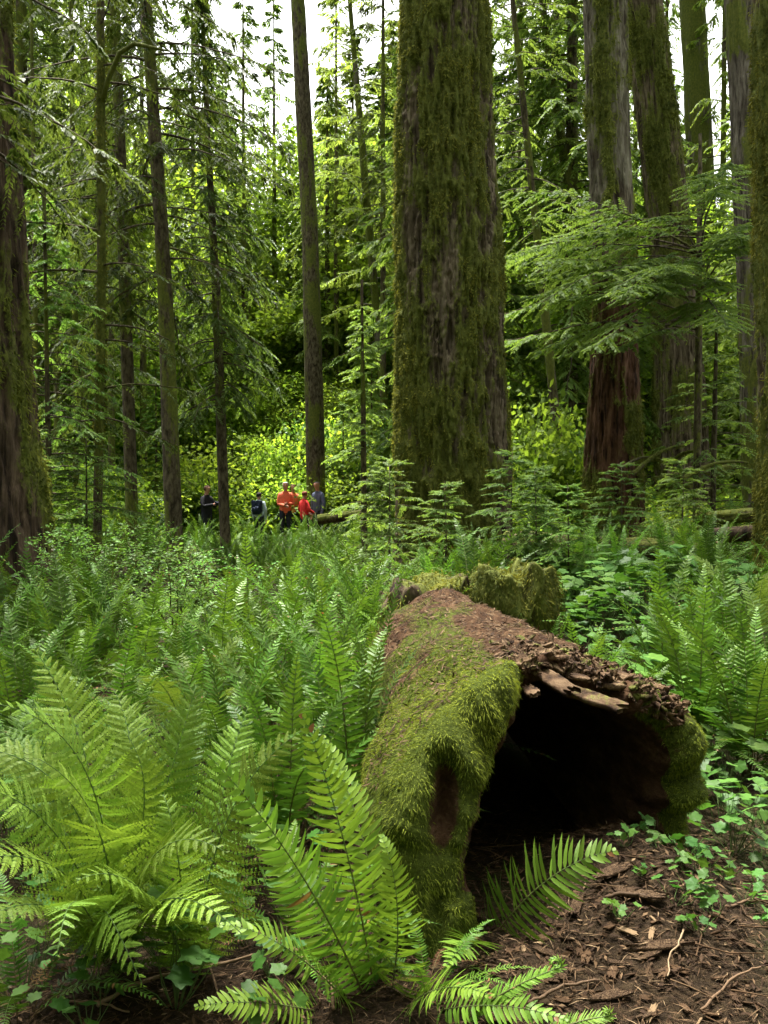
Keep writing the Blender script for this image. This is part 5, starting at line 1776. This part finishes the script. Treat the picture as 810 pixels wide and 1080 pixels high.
    cls = np.where((fc[:, 2] > 1.50 * k) & (np.abs(fc[:, 0]) < .12 * k), 'k', cls)
    ev.materials.clear()
    for m_ in (SKIN, DARK, SHOE, CL[top]): ev.materials.append(m_)
    ev.polygons.foreach_set('material_index', np.array([{'k': 0, 't': 1, 'h': 2, 's': 3}[c] for c in cls], np.int32))
    ev.name = 'body'
    body_ = obj('body', ev, root)

    def shell(name, mask, off, mat):
        idx = [f for f, m_ in zip(faces, mask) if m_]
        vs = sorted({i_ for f in idx for i_ in f}); mp = {i_: q for q, i_ in enumerate(vs)}
        if not vs: return None
        me2 = bpy.data.meshes.new(name)
        P_ = co_[vs] + no_[vs] * off
        me2.from_pydata([tuple(p) for p in P_], [], [tuple(mp[i_] for i_ in f) for f in idx])
        me2.materials.append(mat)
        me2.polygons.foreach_set('use_smooth', np.ones(len(me2.polygons), bool))
        o = obj(name, me2, root)
        return o
    shell('jacket' if top not in ('orange', 'grey') else 'shirt', cls == 's', .014 * k, CL[top])
    shell('trousers', cls == 't', .010 * k, DARK)
    fyc = -fc[:, 0] * sn_ + fc[:, 1] * cs_
    hz = fc[:, 2] / k
    shell('hair', (cls == 'k') & (hz > 1.60) & (np.abs(fc[:, 0]) < .2) & ((fyc > -.045 * k) | (hz > 1.715)) & (hz - 1.6 > -.25 * (fyc / k) - hair_cover), .012 * k, CL[hair])
    for q in (1, -1):
        g = Geo()
        e = np.array([q * .03 * k, -.098 * k, 1.668 * k])
        e = np.array([e[0] * cs_ - e[1] * sn_, e[0] * sn_ + e[1] * cs_, e[2]])
        tube(g, e + np.array([[-.009, 0, 0], [-.004, 0, 0], [.004, 0, 0], [.009, 0, 0]]), np.array([.002, .006, .006, .002]), 6, .0)
        obj('eye', g.mesh('eye', M['chip']), body_)
    return root, z0, k


def pxy(px, d): return (px - CX) / FPX * d, d


x, y = pxy(301, 28.0)
person('person with white hair in an orange red shirt, arms folded at the belly', x, y, .15, 1.74, 'orange', 'white', ((.05, -.20, 1.13), (-.03, -.23, 1.08)), hair_cover=.05)
x, y = pxy(321, 27.4)
person('person with red brown hair in a bright red jacket, seen from the side', x, y, 2.2, 1.50, 'red', 'redhair', ((.16, -.20, 1.02), (-.14, -.24, 1.06)), hair_cover=.06)
x, y = pxy(336, 28.4)
person('balding person in a dark blue jacket standing at the right end of the group', x, y, -.7, 1.76, 'navy', 'darkhair', ((.22, -.10, .86), (-.24, -.02, .84)), lean=.08, hair_cover=-.07)
x, y = pxy(309, 29.4)
person('person mostly hidden behind the orange red shirt, only face and hair visible', x, y, .3, 1.70, 'orange', 'brown', ((.22, -.05, .84), (-.22, -.05, .84)), hair_cover=.03)
x, y = pxy(273, 27.5)
r_, z0, k = person('person in pale blue grey clothes seen from behind with a dark blue pack', x, y, 2.9, 1.46, 'grey', 'darkhair', ((.20, -.10, .86), (-.22, -.06, .86)), hair_cover=.08)
bp_ = thing('backpack', 'dark blue backpack worn by the person in pale blue grey clothes', 'backpack', tuple(np.array([x, y, z0]) + rz(2.9) @ np.array([0, .175 * k, 1.24 * k])), None, 2.9)
g = Geo()
V, Q, T = slab(.19, .12, .085, 77, .05)
V = V @ rot(0, R(90), 0).T
g.add(V[:, [1, 0, 2]] * 1.0 if False else np.stack([V[:, 1] * 1.1, V[:, 0] * .7 if False else V[:, 0], V[:, 2]], -1), Q, T, .2)
bag_ = obj('bag', g.mesh('bag', CL['pack'], True), bp_)
V, Q, T = slab(.09, .035, .06, 78, .05)
obj('pocket', Geo().add(V + np.array([0, .11, -.06]), Q, T, .2).mesh('pocket', CL['pack'], True), bag_)
x, y = pxy(218, 27.0)
person('person in a black jacket standing apart on the left, hands raised to a camera', x, y, .9, 1.66, 'black', 'brown', ((.05, -.30, 1.22), (-.05, -.31, 1.2)), hair_cover=.02)
cm = thing('camera', 'small dark camera held up by the person in a black jacket', 'camera', tuple(np.array([x, y, float(ground_z(x, y))]) + rz(.9) @ np.array([0, -.42, 1.18])), None, .9)
V, Q, T = slab(.065, .03, .04, 79, .02)
cb_ = obj('body', Geo().add(V, Q, T, .05).mesh('body', DARK), cm)
g = Geo(); tube(g, np.array([(0, -.025, 0), (0, -.06, 0), (0, -.09, 0)]), np.array([.03, .03, .027]), 12, .05)
obj('lens', g.mesh('lens', DARK, True), cb_)
